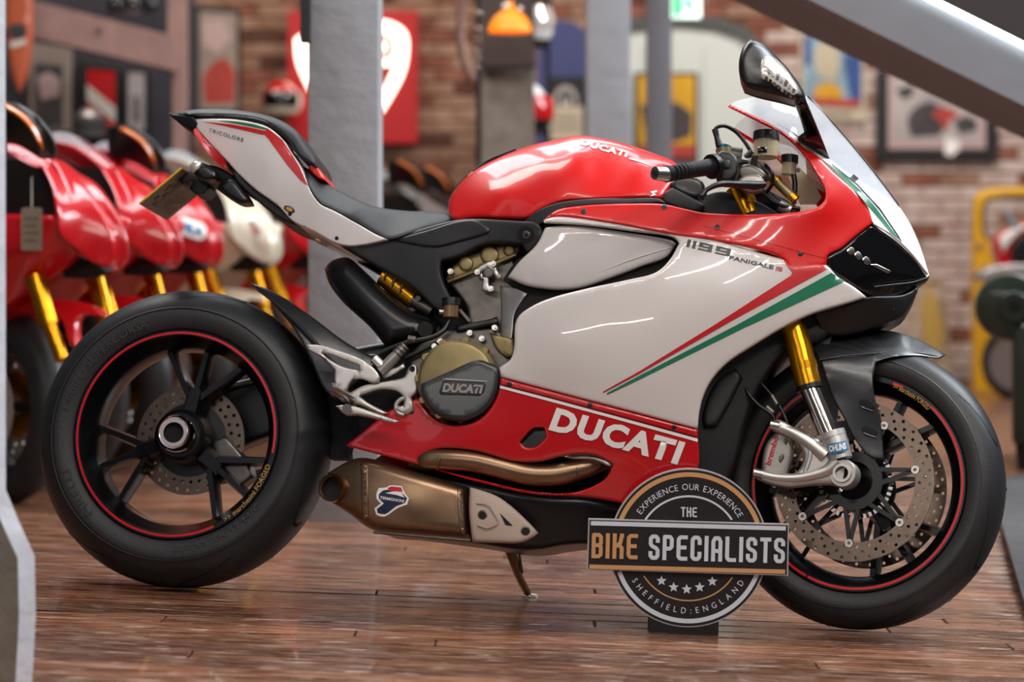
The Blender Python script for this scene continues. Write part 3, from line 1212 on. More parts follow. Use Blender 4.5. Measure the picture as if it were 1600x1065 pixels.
# plate hanger, indicators, plate
slab(B, 'plate_bracket', [(306, 262), (330, 258), (352, 266), (372, 280), (396, 300), (392, 306), (366, 291), (340, 283), (326, 290), (312, 284)], .03, 'black', bike, back='mirror', rnd=4)
A_, D_, Bq, Cq = B.P(285, 263, .1), B.P(329, 289, -.1), B.P(218, 319, .1), B.P(261, 344, -.1)
bm = bmesh.new()
nn = (D_ - A_).cross(Bq - A_).normalized() * .003
vv = [bm.verts.new(v) for v in (A_, D_, Cq, Bq)] + [bm.verts.new(v + nn) for v in (A_, D_, Cq, Bq)]
for f in ((0, 1, 2, 3), (7, 6, 5, 4), (0, 4, 5, 1), (1, 5, 6, 2), (2, 6, 7, 3), (3, 7, 4, 0)):
    bm.faces.new([vv[i] for i in f])
pl = finish(bm, 'number_plate', 'plate_back', bike)
pl['label'] = 'small number plate seen from its brown back'
tube3('plate_edge', [A_ + nn * .5, Bq + nn * .5], .0022, 'yellow', pl, n=1, seg=6)
nrm = nn.normalized()
sgn = -1 if (BM.to_3x3() @ nrm).dot(BM @ A_ - CAM) > 0 else 1


def plate_pt(u, v):
    return A_ + (D_ - A_) * u + (Bq - A_) * v + nrm * (sgn * .0012 if sgn < 0 else .0045)


bm = bmesh.new()
rnd_ = random.Random(4)
for row in range(8):
    u = .16 + row * .095
    v = .16
    while v < .86:
        L = rnd_.uniform(.02, .1)
        if rnd_.random() < .75 and not (v < .45 and u > .45):
            q = [bm.verts.new(plate_pt(a, b)) for a, b in ((u, v), (u + (.045 if row < 2 else .02), v), (u + (.045 if row < 2 else .02), v + L * .8), (u, v + L * .8))]
            bm.faces.new(q)
        v += L
finish(bm, 'plate_print', 'mark_dark', pl, recalc=False)
slab(B, 'plate_clamp', [(277, 277), (285, 266), (300, 268), (312, 278), (324, 284), (329, 294), (318, 304), (304, 302), (296, 294), (302, 284), (292, 282), (285, 289)], .06, 'black', bike, back=.06, rnd=3)
for pts, w_ in (([(300, 262), (308, 254), (322, 256), (336, 268), (340, 278), (326, 282), (312, 280), (304, 272)], .12),
                ([(352, 279), (366, 278), (376, 292), (388, 308), (392, 317), (376, 318), (358, 309), (340, 296), (343, 287)], .1)):
    ind, isf = slab(B, 'indicator', pts, w_, 'satin_black', bike, back=.035, rnd=8, drop=.014)
slab(B, 'indicator_lens', [(296, 258), (304, 251), (315, 252), (311, 264), (303, 269), (297, 266)], .125, 'lens', bike, back=.03, rnd=6, drop=.01)

# ---- tank
tank, tks = slab(B, 'fuel_tank', [(700, 337), (703, 309), (732, 273), (771, 249), (816, 231), (864, 219), (894, 212), (915, 212), (960, 220), (1014, 237), (1054, 253), (1064, 266),
                                  (1048, 294), (1035, 313), (1017, 310), (960, 312), (915, 314), (876, 318), (846, 330), (825, 342), (786, 343), (741, 342), (711, 347)],
                 [(702, 320, .055), (730, 278, .045), (771, 251, .04), (816, 233, .04), (864, 221, .04), (905, 214, .045), (960, 222, .05), (1014, 239, .055), (1058, 260, .07), (1036, 310, .15),
                  (960, 310, .172), (900, 313, .176), (846, 328, .17), (800, 340, .15), (741, 340, .125), (711, 344, .09), (780, 300, .135), (850, 290, .155), (850, 250, .112),
                  (900, 238, .113), (935, 262, .126), (950, 284, .146), (1000, 262, .118), (1000, 288, .148), (740, 300, .09)], 'red', bike, back='mirror', rnd=9, drop=.02, step=7)
tank['label'] = 'glossy red fuel tank'
lettering(B, 'tank_lettering', 'DUCATI', (905.5, 225.5), (979, 245.5), (909, 216.5), tks, 'decal_white', tank, bold=.05, spacing=1.12, off=.0025)
decal(B, 'tank_rule', [(983, 246), (1004, 251), (1018, 259), (1000, 253), (983, 248)], tks, 'decal_white', tank, off=.0025)
decal(B, 'tank_mark', [(1016, 299), (1027, 297), (1026, 300), (1021, 301), (1026, 304), (1015, 307), (1020, 303)], tks, 'decal_white', tank)
tube(B, 'tank_pad', [(703, 310, .02), (717, 290, .02), (731, 275, .02)], .004, 'black', tank)
tube(B, 'tank_pad', [(739, 268, .02), (765, 250, .02), (800, 236, .02), (806, 233.5, .02)], .004, 'black', tank)
slab(B, 'tank_trim', [(818, 346), (838, 330), (866, 318), (915, 311), (975, 310), (1032, 311), (1040, 317), (984, 319), (909, 322), (872, 329), (851, 346), (838, 352)],
     [(820, 345, .16), (900, 316, .18), (1036, 314, .17), (850, 345, .172)], 'dark_grey', bike, back=.02, rnd=3)
slab(B, 'carbon_cover', [(1045, 289), (1058, 278), (1082, 276), (1098, 284), (1104, 301), (1090, 312), (1060, 300)], .12, 'carbon', bike, back=.05, rnd=6)
slab(B, 'cockpit_trim', [(1036, 304), (1050, 293), (1082, 309), (1100, 320), (1093, 332), (1060, 325), (1034, 315)], .14, 'dark_grey', bike, back=.05, rnd=4)
slab(B, 'cockpit_panel', [(1088, 318), (1110, 302), (1140, 300), (1190, 318), (1220, 336), (1180, 345), (1100, 340)], .12, 'dark_grey', bike, back=.02, rnd=3)
# ---- engine parts
slab(B, 'cylinder_block', [(700, 440), (722, 410), (800, 385), (806, 430), (812, 470), (812, 560), (780, 590), (735, 540), (728, 480)], .105, 'dark_alloy', bike, back=.04, rnd=5)
slab(B, 'head_cover', [(697, 437), (704, 420), (724, 404), (752, 392), (786, 381), (816, 382), (806, 402), (760, 415), (735, 428), (702, 442)], .118, 'bronze', bike, back=.04, rnd=7)
for cx, cy, r in ((728, 412, 12), (765, 398, 15), (796, 391, 10)):
    slab(B, 'cam_boss', ngon(cx, cy, r), .124, 'bronze', bike, back=.03, rnd=5)
tube(B, 'head_seam', [(700, 440, .124), (760, 417, .124), (806, 398, .124)], .0035, 'bronze', bike, n=1)
slab(B, 'engine_bracket', [(740, 425), (748, 416), (768, 406), (776, 410), (776, 420), (783, 433), (778, 437), (768, 424), (763, 428), (764, 446), (774, 450), (768, 458), (752, 453), (754, 438)],
     .138, 'alloy', bike, back=.008, rnd=3, holes=[[(752, 425), (762, 418), (764, 424), (756, 432)]])
slab(B, 'bracket_boss', ngon(763, 426, 8), .14, 'dark_alloy', bike, back=.008, rnd=2)
slab(B, 'radiator_duct', [(781, 446), (800, 448), (824, 458), (812, 476), (804, 492), (801, 520), (795, 560), (783, 545), (783, 480)],
     [(781, 446, .11), (824, 460, .145), (800, 540, .13), (783, 540, .12)], 'alloy', bike, back=.01, rnd=3)
slab(B, 'duct_shade', [(804, 492), (824, 460), (842, 466), (838, 474), (815, 491), (806, 520), (802, 560), (790, 578), (783, 560), (798, 540)], .12, 'satin_black', bike, back=.02, rnd=3)
slab(B, 'crankcase', [(640, 560), (665, 530), (700, 515), (770, 510), (795, 535), (800, 575), (785, 600), (780, 640), (700, 670), (650, 640)], .13, 'dark_alloy', bike, back=.06, rnd=6)
slab(B, 'crankcase_rib', [(765, 520), (800, 528), (806, 556), (792, 560), (775, 545)], .14, 'bronze', bike, back=.03, rnd=4)
slab(B, 'coolant_rail', [(712, 508), (770, 497), (776, 494), (780, 506), (714, 519)], .142, 'satin_black', bike, back=.02, rnd=4)

# clutch cover (round, bronze above, carbon guard below)
cc = B.P(717, 595, .165)
lathe('clutch_cover', [(0, -.036), (.070, -.036), (.076, -.034), (.083, -.024), (.086, -.018), (.086, .03), (0, .03)], 'bronze', bike, seg=72, loc=cc)['label'] = 'round bronze clutch cover'
for k in range(11):
    a = 2 * math.pi * k / 11 + .3
    lathe('cover_lug', [(0, -.024), (.007, -.024), (.0085, -.02), (.0085, .0), (0, .0)], 'bronze', bike, seg=14,
          loc=cc + Vector((.0835 * math.cos(a), 0, .0835 * math.sin(a))))
W0 = .165 + .0362
gd, gds = slab(B, 'clutch_guard', [(657.5, 598), (700, 580), (748, 561), (766, 567), (778, 573), (780, 588), (778, 606), (772, 624), (760, 640), (744, 651), (726, 657), (708, 657), (690, 651),
                                   (674, 640), (663, 625), (657, 610)], W0 + .005, 'carbon', bike, back=.012, rnd=8, drop=.009, corner=60)
gd['label'] = 'carbon clutch guard'
lettering(B, 'guard_lettering', 'DUCATI', (691, 612), (752, 615), (694, 598), gds, 'grey_text', gd, bold=.05)
pl_, pls = slab(B, 'guard_plaque', [(683.5, 617), (693, 590.5), (762, 595), (755, 619.5)], W0 + .0056, 'satin_black', gd, back=.002, rnd=2, smooth=False)
decal(B, 'plaque_rim', [(692, 590.5), (762, 594.5), (762, 596.5), (692, 592.5)], pls, 'grey_text', gd)
for x, y in ((687, 532), (734, 520), (753, 529), (773, 512), (650, 607), (746, 425), (771, 412), (767, 451), (704, 424), (679, 541), (668, 556)):
    lathe('bolt', [(0, -.008), (.0035, -.008), (.0038, -.004), (.0062, -.004), (.0066, 0), (.0066, .02), (0, .02)], 'steel', bike, seg=12, loc=B.P(x, y, .148))

# ---- rear brake reservoir, hoses, master cylinder, foot controls
tube(B, 'brake_reservoir', [(704, 496, .15), (705, 474, .15)], .0165, 'fluid_dark', bike, n=1, seg=20)
tube(B, 'reservoir_cap', [(705, 477, .15), (705, 466, .15)], .0195, 'satin_black', bike, n=1, seg=20)
tube(B, 'reservoir_bolt', [(686, 487, .155), (696, 487, .15)], .006, 'steel', bike, n=1)
slab(B, 'reservoir_stay', [(716, 484), (720, 482), (736, 500), (732, 503)], .14, 'dark_alloy', bike, back=.005, smooth=False)
tube(B, 'brake_hose', [(702, 500, .15), (692, 517, .16), (672, 528, .165), (640, 534, .165), (606, 546, .16), (588, 555, .16)], .0055, 'satin_black', bike)
tube(B, 'brake_hose', [(690, 530, .14), (664, 545, .15), (640, 556, .15), (628, 560, .15)], .005, 'satin_black', bike)
tube(B, 'hose_clip', [(638, 529, .165), (650, 531, .165)], .008, 'dark_alloy', bike, n=1)
tube(B, 'master_cylinder', [(594, 580, .165), (612, 562, .165), (634, 540, .165)], [.011, .012, .010], 'caliper', bike, n=2, seg=16)
tube(B, 'hose_union', [(585, 560, .165), (597, 572, .165)], .011, 'steel', bike, n=1)
for q in range(3):
    tube(B, 'cylinder_band', [(620 + 5 * q, 553 - 5 * q, .165), (622 + 5 * q, 551 - 5 * q, .165)], .0125, 'dark_alloy', bike, n=1, seg=14)
slab(B, 'cylinder_mount', [(594, 582), (606, 576), (622, 572), (630, 566), (632, 574), (618, 584), (600, 592)], .158, 'alloy', bike, back=.012, rnd=3)
hg, hgs = slab(B, 'heel_guard', [(477, 538), (501, 539), (532, 548), (564, 560), (585, 576), (593, 588), (592, 597), (582, 598), (566, 592), (552, 592), (546, 600), (541, 612), (525, 608), (522, 592),
                                 (523, 578), (505, 560), (480, 545)], .185, 'alloy', bike, back=.006, rnd=3, holes=[[(503, 551), (513, 553), (561, 571), (562, 578), (536, 572), (518, 563)]])
hg['label'] = 'silver heel guard plate'
slab(B, 'footrest_hanger', [(639, 573), (645, 569), (651, 571), (652, 580), (651, 613), (643, 620), (648, 640), (636, 648), (616, 640), (617, 634), (630, 634), (632, 622), (622, 612), (596, 608), (562, 618), (574, 628),
                            (607, 645), (598, 648), (560, 632), (544, 630), (540, 618), (566, 603), (600, 596), (622, 592), (632, 588)], .178, 'alloy', bike, back=.014, rnd=4)
slab(B, 'hanger_bolt', ngon(644, 576, 4.5), .18, 'void', bike, back=.002)
tube(B, 'hanger_ring', [(640, 620, .17), (627, 623, .17), (619, 632, .17), (622, 644, .17), (632, 648, .17)], .005, 'alloy', bike)
tube(B, 'footrest', [(547, 624, .19), (531, 612, .25), (515, 604, .285)], [.011, .010, .008], 'steel', bike, n=3, seg=14)
for q in range(5):
    tube(B, 'footrest_rib', [(541 - 5 * q, 620 - 3.6 * q, .205 + .016 * q), (539.5 - 5 * q, 619 - 3.6 * q, .208 + .016 * q)], .0125 - .0006 * q, 'alloy', bike, n=1, seg=12)
slab(B, 'brake_pedal', [(524, 634), (538, 632), (556, 635), (590, 646), (624, 658), (619, 661), (590, 655), (556, 648), (540, 648)], .215, 'alloy', bike, back=.012, rnd=4)
tube(B, 'pedal_pivot', [(542, 638, .23), (542, 638, .18)], .010, 'steel', bike, n=1, seg=14)

# ---- exhaust
slab(B, 'exhaust_box', [(556, 716), (660, 735), (840, 772), (915, 777), (965, 787), (1020, 790), (1010, 830), (960, 848), (900, 850), (872, 853), (845, 858), (815, 859), (740, 848), (640, 836), (596, 832), (566, 800)],
     [(556, 716, .10), (800, 790, .135), (1010, 800, .11), (840, 850, .11)], 'satin_black', bike, back='mirror', rnd=10, drop=.02)
ex, exs = slab(B, 'silencer', [(511, 739), (549, 718), (570, 715), (650, 737), (729, 760), (733, 800), (735, 841), (660, 835), (584, 828), (548, 804), (519, 785), (528, 762)],
               [(511, 742, .13), (560, 720, .15), (729, 762, .165), (735, 840, .165), (584, 826, .155), (519, 783, .135), (640, 790, .178), (570, 770, .165)], 'titanium', bike, back=.11, rnd=16, drop=.03, step=8)
ex['label'] = 'bronze titanium silencer'
tc = B.P(519, 762, .145)
ax = (B.P(500, 756, .21) - tc).normalized()
o = lathe('silencer_mouth', [(.0255, .004), (.0285, .0), (.0292, -.004), (.028, .05), (.0265, .05)], 'titanium', bike, seg=36, closed=True)
o.location, o.rotation_mode = tc + ax * .002, 'QUATERNION'
o.rotation_quaternion = Vector((0, -1, 0)).rotation_difference(ax)
o = lathe('mouth_bore', [(.0, .02), (.0262, .02), (.0258, .004)], 'void', bike, seg=30)
o.location, o.rotation_mode = tc + ax * .002, 'QUATERNION'
o.rotation_quaternion = Vector((0, -1, 0)).rotation_difference(ax)
for pts in ([(563, 724), (574, 727), (576, 818), (566, 814)], [(714, 760), (725, 763), (729, 835), (718, 834)]):
    st, sts = slab(B, 'silencer_strap', pts, lambda p: exs(p) + .0025, 'titanium', ex, back=.0025, rnd=1.5, smooth=False)
    for k in (.12, .9):
        c = (np.array(pts[0]) + pts[1]) / 2 * (1 - k) + (np.array(pts[2]) + pts[3]) / 2 * k
        slab(B, 'rivet', ngon(c[0], c[1], 3.2, n=10), lambda p: exs(p) + .005, 'steel', ex, back=.003, rnd=1.5)
    for k in (.3, .4, .5, .68):
        c = (np.array(pts[0]) + pts[1]) / 2 * (1 - k) + (np.array(pts[2]) + pts[3]) / 2 * k
        decal(B, 'strap_mark', [(c[0] - 2.5, c[1] - 3), (c[0] + 3, c[1] - 2), (c[0] + .5, c[1] + 4)], sts, 'dark_alloy', st)
badge = [(589, 768), (592, 762), (604, 761), (609, 758), (628, 759), (632, 769), (639, 778), (636, 788), (622, 793), (600, 807), (588, 804), (585, 794), (595, 786), (588, 778)]
decal(B, 'badge', badge, exs, 'decal_white', ex, smooth=True)
decal(B, 'badge_field', [(592, 772), (598, 766), (612, 765), (628, 770), (636, 778), (633, 785), (620, 790), (601, 803), (590, 801), (589, 795), (600, 786), (592, 778)], exs, 'navy', ex, off=.002, smooth=True)
decal(B, 'badge_cap', [(606, 762), (611, 759.5), (627, 761), (629, 768), (616, 768), (607, 766)], exs, 'decal_red', ex, off=.0024)
decal(B, 'badge_wing', [(602, 770), (616, 767), (626, 768), (632, 777), (620, 773)], exs, 'decal_white', ex, off=.0024)
lettering(B, 'badge_lettering', 'TERMIGNONI', (593.5, 779), (631, 785), (594, 774.5), exs, 'decal_white', ex, bold=.02, off=.0032)
lettering(B, 'silencer_lettering', 'TERMIGNONI ITALY', (668, 815), (714, 820), (668, 812.5), exs, 'dark_alloy', ex, off=.002)
tube(B, 'silencer_seam', [(584, 831, .16), (660, 838, .17), (735, 844, .168)], .003, 'dark_alloy', ex, n=2)
sh, shs = slab(B, 'heat_shield', [(734, 761), (750, 765), (777, 775), (797, 789), (814, 804), (830, 820), (840.5, 832), (834, 838), (814, 847), (775, 847.5), (738, 846), (733, 800)],
               [(734, 763, .18), (777, 776, .182), (840, 832, .172), (738, 845, .18), (770, 810, .19)], 'heat_shield', bike, back=.008, rnd=6, drop=.008)
sh['label'] = 'pale exhaust heat shield'
for x, y in ((754, 804), (821, 829)):
    slab(B, 'shield_recess', ngon(x, y, 8), lambda p: shs(p) + .0012, 'dark_alloy', sh, back=.003, rnd=2)
    slab(B, 'shield_bolt', ngon(x, y, 5.5), lambda p: shs(p) + .002, 'void', sh, back=.003)
tube(B, 'shield_crease', [(744, 786, .186), (762, 788, .1915), (770, 798, .1925), (778, 816, .192), (762, 824, .192), (746, 820, .188)], .0014, 'heat_shield', sh)
decal(B, 'shield_slot', [(781, 801), (801, 821), (790, 819.5)], shs, 'void', sh)
tube(B, 'exhaust_header', [(648, 719, .12), (668, 717, .145), (700, 717, .155), (745, 721, .157), (790, 732, .157), (830, 741, .156), (870, 741, .153), (905, 733, .147), (940, 722, .13), (962, 712, .10)],
     [.021, .0235, .0235, .0235, .0235, .0235, .0235, .0235, .0235, .022], 'titanium', bike, n=6, seg=24)
tube(B, 'header_seam', [(684, 702, .158), (686, 717, .181), (684, 733, .165)], .0016, 'bronze', bike)
tube(B, 'header_seam', [(896, 720, .155), (902, 735, .173), (900, 750, .155)], .0016, 'dark_alloy', bike)
slab(B, 'header_shield', [(877, 713), (900, 708), (930, 710), (962, 726), (955, 729), (925, 718), (897, 717)], .172, 'steel', bike, back=.01, rnd=2)

# ---- side stand on the far side
fx = B.P(826, 929, -.215)
tube3('side_stand', [B.P(792, 845, -.13), B.P(803, 876, -.15), B.P(812, 902, -.18), fx], [.013, .011, .009, .008], 'titanium', bike, n=4, seg=12)
tube3('stand_foot', [fx + Vector((-.012, 0, -.002)), fx + Vector((.02, -.004, -.004))], [.008, .006], 'steel', bike, n=1, seg=10)
tube(B, 'stand_spring', [(810, 858, -.14), (816, 895, -.16)], .003, 'dark_alloy', bike, n=1)

# ---- belly pan
bw = [(540, 696, .15), (609, 641, .165), (654, 622, .175), (700, 665, .182), (780, 600, .205), (790, 640, .20), (900, 650, .215), (1000, 660, .213), (1088, 672, .19), (1088, 735, .172),
      (1000, 770, .168), (912, 775, .165), (830, 768, .165), (700, 735, .165), (900, 700, .20), (760, 690, .188)]
belly, bs = slab(B, 'belly_pan', [(540, 696), (575, 668), (609, 641), (636, 629), (654, 621), (664, 638), (677, 652), (696, 661), (717, 664), (740, 659), (757, 648), (770, 631), (779, 611), (782, 590),
                                  (860, 611), (960, 637), (1040, 658), (1090, 671), (1091, 731), (1075, 765), (1045, 790), (1000, 793), (960, 784), (912, 776), (835, 772), (750, 754), (660, 728)],
                 bw, 'dark_red', bike, back=.006, rnd=4, drop=.006, step=8,
                 holes=[[(656, 716), (668, 706), (690, 700), (738, 703), (804, 720), (840, 721), (880, 712), (915, 709), (940, 715), (958, 726), (945, 748), (900, 768), (840, 768), (750, 749), (665, 725)],
                        [(813, 690), (833, 669), (850, 668), (853, 682), (838, 697), (820, 698)]], mir=False, corner=55)
belly['label'] = 'red belly pan'
slab(B, 'belly_pan', [(540, 696), (609, 641), (654, 621), (690, 659), (757, 648), (782, 590), (960, 637), (1090, 671), (1091, 731), (1045, 790), (912, 776), (750, 754)], bw, 'dark_red', bike, back=.006)[0].scale = (1, -1, 1)
decal(B, 'belly_rule', [(781, 602), (860, 622.5), (960, 649.5), (1090, 685), (1090, 690), (960, 654), (860, 627), (781, 606)], bs, 'decal_white', belly)
decal(B, 'belly_line', [(781, 599), (860, 619.5), (960, 646.5), (1090, 682), (1090, 683.5), (960, 648), (860, 621), (781, 600.5)], bs, 'decal_black', belly)
lettering(B, 'belly_lettering', 'DUCATI', (856.5, 671.5), (1058, 726), (870, 636), bs, 'decal_white', belly, bold=.05, spacing=1.12)
for x, y in ((796, 600), (922, 632), (1053, 667), (643, 643)):
    slab(B, 'fairing_screw', ngon(x, y, 4.2), lambda p: bs(p) + .0015, 'decal_black', belly, back=.002, rnd=1.5)
slab(B, 'slot_duct', [(810, 692), (833, 666), (853, 666), (856, 684), (840, 700), (820, 701)], .175, 'gloss_black', bike, back=.02)

# ---- white side fairing round the air outlet
fw = [(850, 344, .19), (907, 351, .198), (991, 360, .205), (1055, 368, .212), (1140, 390, .212), (1222, 405, .198), (1290, 415, .172), (1354, 464, .125), (1270, 489, .172), (1180, 537, .195),
      (1111, 595, .202), (1093, 645, .195), (1088, 670, .19), (960, 637, .216), (860, 611, .21), (782, 588, .205), (800, 555, .212), (806, 505, .215), (840, 474, .222), (930, 447, .232),
      (1030, 424, .232), (1060, 385, .218), (950, 540, .238), (1050, 500, .238), (1130, 450, .225), (880, 530, .235), (1000, 600, .228), (860, 580, .222)]
fair, fs_ = slab(B, 'side_fairing', [(849, 344), (866, 338.5), (949, 347), (1050, 366), (1120, 376), (1222, 404), (1260, 408), (1291, 414), (1310, 433), (1336, 449), (1354, 464), (1330, 472), (1270, 490),
                                     (1225, 511), (1180, 538), (1135, 568), (1111, 595), (1099, 619), (1093, 642), (1090, 670), (1040, 657), (960, 636), (860, 610), (782, 589),
                                     (780, 574), (797, 562), (803, 545), (805, 507), (812, 492), (835, 476), (865, 464), (919, 450), (980, 437), (1025, 425), (1046, 406), (1061, 380), (1053, 371), (991, 361), (907, 351), (850, 348)],
                 fw, 'white', bike, back=.006, rnd=4.5, drop=.007, step=8, mir=True, corner=60)
fair['label'] = 'white side fairing'
decal(B, 'fairing_stripe', [(1222, 404), (1262, 409), (1291, 414), (1296, 418), (1150, 497), (1000, 583), (943, 613), (942, 611.5), (1000, 579), (1120, 505), (1236, 430), (1238, 425)], fs_, 'decal_red', fair)
decal(B, 'fairing_stripe', [(1299, 426), (1320, 439), (1160, 513), (1000, 592), (949, 616), (948, 614), (1000, 586), (1150, 508)], fs_, 'green', fair)
BLK = 'decal_black'


def stroke_text(name, strokes, bl, br, tl, surf, m, parent):
    """angular lettering from bars in a unit box"""
    bl, br, tl = (np.array(q, float) for q in (bl, br, tl))
    polys = []
    for (x0, y0, x1, y1) in strokes:
        polys.append([bl + (br - bl) * u + (tl - bl) * v for u, v in ((x0, y0), (x1, y0), (x1, y1), (x0, y1))])
    me = bpy.data.meshes.new(name)
    V, Fc = [], []
    s = field(surf)
    for p in polys:
        ws = s(np.array(p)) + .0016
        b = len(V)
        V += [fr_P for fr_P in (tuple(B.P(q[0], q[1], w)) for q, w in zip(p, ws))]
        Fc.append((b, b + 1, b + 2, b + 3))
    me.from_pydata(V, [], Fc)
    return link(name, me, m, parent)


def dig9(x, w, t):
    tx, ty = t, .24
    return [(x, .86 - .0, x + w, 1.0), (x, .42, x + tx, .9), (x + w - tx, .0, x + w, .95), (x, .40, x + w, .40 + ty * .8), (x, .0, x + w, ty * .8), (x, .80, x + w, 1.0)]


stroke_text('fairing_lettering', [(0, 0, .075, 1), (.13, 0, .205, 1)] + dig9(.27, .31, .09) + dig9(.66, .34, .09), (1072, 385), (1140, 400.5), (1075, 373.5), fs_, BLK, fair)
lettering(B, 'fairing_lettering', 'PANIGALE', (1139, 404.5), (1208, 420.5), (1140.5, 398.5), fs_, BLK, fair, bold=.02)
lettering(B, 'fairing_lettering', 'S', (1211.5, 421.5), (1222.5, 424), (1213, 415.5), fs_, 'decal_red', fair, bold=.02)
inn, ins = slab(B, 'air_outlet_panel', [(852, 355), (880, 352), (915, 353.5), (985, 364), (1050, 376), (1056, 380), (1043, 400), (1000, 417), (950, 436), (907, 450), (877, 453), (850, 451), (822, 446), (793, 433), (810, 410), (839, 381)],
                [(852, 356, .178), (1050, 378, .185), (900, 450, .168), (795, 433, .150), (920, 400, .180), (840, 420, .172), (1000, 400, .180)], 'white', bike, back=.006, rnd=8, drop=.007, mir=True)
tube(B, 'panel_crease', [(1050, 386, .183), (980, 408, .179), (880, 448, .167)], .0012, 'white', inn)
slab(B, 'outlet_gap', [(843, 351), (866, 344), (949, 351), (1058, 368), (1068, 382), (1050, 412), (1025, 431), (919, 458), (845, 484), (815, 500), (805, 495), (812, 470), (800, 448), (786, 436), (806, 408), (832, 388)],
     [(850, 350, .15), (1060, 376, .16), (800, 440, .125), (830, 490, .14), (920, 400, .155)], 'void', bike, back=.01)  # black sheet behind the panel, standing in for the dark gap

# ---- red upper fairing and nose side
uw = [(849, 344, .19), (909, 321, .186), (984, 318, .186), (1050, 366, .212), (949, 347, .202), (1098, 332, .195), (1152, 335, .198), (1216, 335, .198), (1270, 327, .19), (1288, 310, .18),
      (1270, 263, .165), (1248, 233, .155), (1216, 206, .14), (1189, 192, .13), (1137, 166, .11), (1260, 233, .15), (1277, 243, .148), (1335, 297, .132), (1367, 346, .118), (1314, 388, .158),
      (1291, 412, .172), (1222, 404, .2), (1120, 376, .214), (1300, 350, .165), (1180, 370, .21)]
up, us = slab(B, 'upper_fairing', [(849, 344), (870, 328), (909, 321), (984, 318), (1037, 319), (1070, 326), (1098, 332), (1152, 335), (1216, 334), (1258, 329), (1278, 323), (1288, 313), (1289, 297), (1270, 263), (1248, 233),
                                   (1216, 206), (1189, 192), (1137, 166), (1141, 163), (1170, 177), (1205, 194), (1237, 214), (1260, 233), (1277, 243), (1304, 269), (1335, 297), (1356, 325), (1367, 346), (1338, 368), (1314, 388), (1293, 400),
                                   (1292, 414), (1238, 427), (1222, 404), (1120, 376), (1050, 366), (949, 347), (866, 338.5)], uw, 'red', bike, back=.006, rnd=4, drop=.006, step=8, mir=True, corner=60)
up['label'] = 'glossy red upper fairing'
decal(B, 'fairing_line', [(1098, 351), (1180, 372), (1250, 392), (1290, 402), (1290, 403.2), (1250, 393.4), (1180, 373.4), (1098, 352)], us, 'dark_red', up)
for x, y in ((912, 330), (1038, 323), (1120, 355), (1251, 396)):
    slab(B, 'fairing_screw', ngon(x, y, 4.6), lambda p: us(p) + .0015, 'decal_black', up, back=.002, rnd=1.5)
slab(B, 'fairing_lip', [(1210, 222), (1240, 232), (1262, 262), (1283, 292), (1288, 300), (1270, 290), (1240, 270), (1225, 262), (1222, 246)], -.12, 'white', bike, back=.006)
tube(B, 'far_fairing_edge', [(1216, 246, -.13), (1245, 275, -.13), (1290, 297, -.14)], .005, 'red', bike)

# ---- nose
nw = [(1260, 233, .145), (1277, 243, .145), (1335, 297, .13), (1367, 347, .115), (1297, 249, .12), (1328, 273, .095), (1402, 320, .012), (1423, 351, .006), (1443, 400, .006), (1452, 430, .004), (1430, 405, .05),
      (1400, 375, .085), (1370, 310, .085), (1410, 360, .045)]
nose, ns = slab(B, 'nose_fairing', [(1258, 230), (1297, 249), (1328, 272), (1366, 296), (1402, 320), (1414, 336), (1423, 351), (1434, 375), (1443, 400), (1452, 430), (1448, 433), (1430, 407), (1400, 377), (1365, 350),
                                    (1356, 325), (1335, 297), (1304, 269), (1277, 243)], nw, 'decal_white', bike, back='mirror', rnd=3, drop=.004, step=7)
nose['label'] = 'white nose fairing with green stripe'
decal(B, 'nose_stripe', [(1282, 246), (1320, 274), (1347, 299), (1370, 326), (1405, 374), (1391, 363), (1369, 336), (1344, 307), (1314, 276)], ns, 'green', nose)
decal(B, 'nose_line', [(1300, 256), (1340, 287), (1375, 325), (1405, 369), (1409, 377), (1407.5, 377), (1374, 327), (1339, 289), (1300, 257.5)], ns, 'decal_black', nose)
decal(B, 'nose_patch', [(1327, 278), (1334, 272), (1342, 279), (1335, 285)], ns, 'decal_black', nose)
hl, hs_ = slab(B, 'headlight', [(1363, 349), (1387, 364), (1420, 394), (1452, 431), (1450, 438), (1435, 447), (1411, 460), (1385, 465), (1360, 463), (1336, 449), (1318, 436), (1300, 424), (1291, 409), (1293, 400), (1314, 388), (1338, 368)],
               [(1363, 350, .118), (1420, 396, .06), (1452, 433, .006), (1411, 460, .045), (1360, 463, .10), (1300, 424, .16), (1293, 402, .168), (1338, 368, .142), (1360, 410, .122), (1400, 425, .08)],
               'gloss_black', bike, back='mirror', rnd=5, drop=.008, step=7)
hl['label'] = 'black headlight unit'
for q, pts in enumerate(([(1321, 390), (1332, 384), (1338, 394), (1328, 399)], [(1333, 396), (1342, 391), (1350, 402), (1341, 407)], [(1346, 403), (1355, 399), (1363, 411), (1353, 415)],
                         [(1358, 412), (1370, 412), (1395, 424), (1388, 428)], [(1379, 392), (1386, 390), (1391, 396), (1384, 399)])):
    r_, rsf = slab(B, 'lamp_reflector', pts, lambda p: hs_(p) + .0016, 'steel' if q != 4 else 'tail_lens', hl, back=.002, rnd=2, smooth=False)
tube(B, 'headlight_led', [(1366, 350, .122), (1390, 365, .102), (1421, 393, .066), (1449, 428, .016)], .0022, 'lens', hl)
tube(B, 'headlight_brow', [(1366, 448, .11), (1392, 445, .09), (1425, 441, .05), (1448, 434, .015)], .002, 'dark_grey', hl)
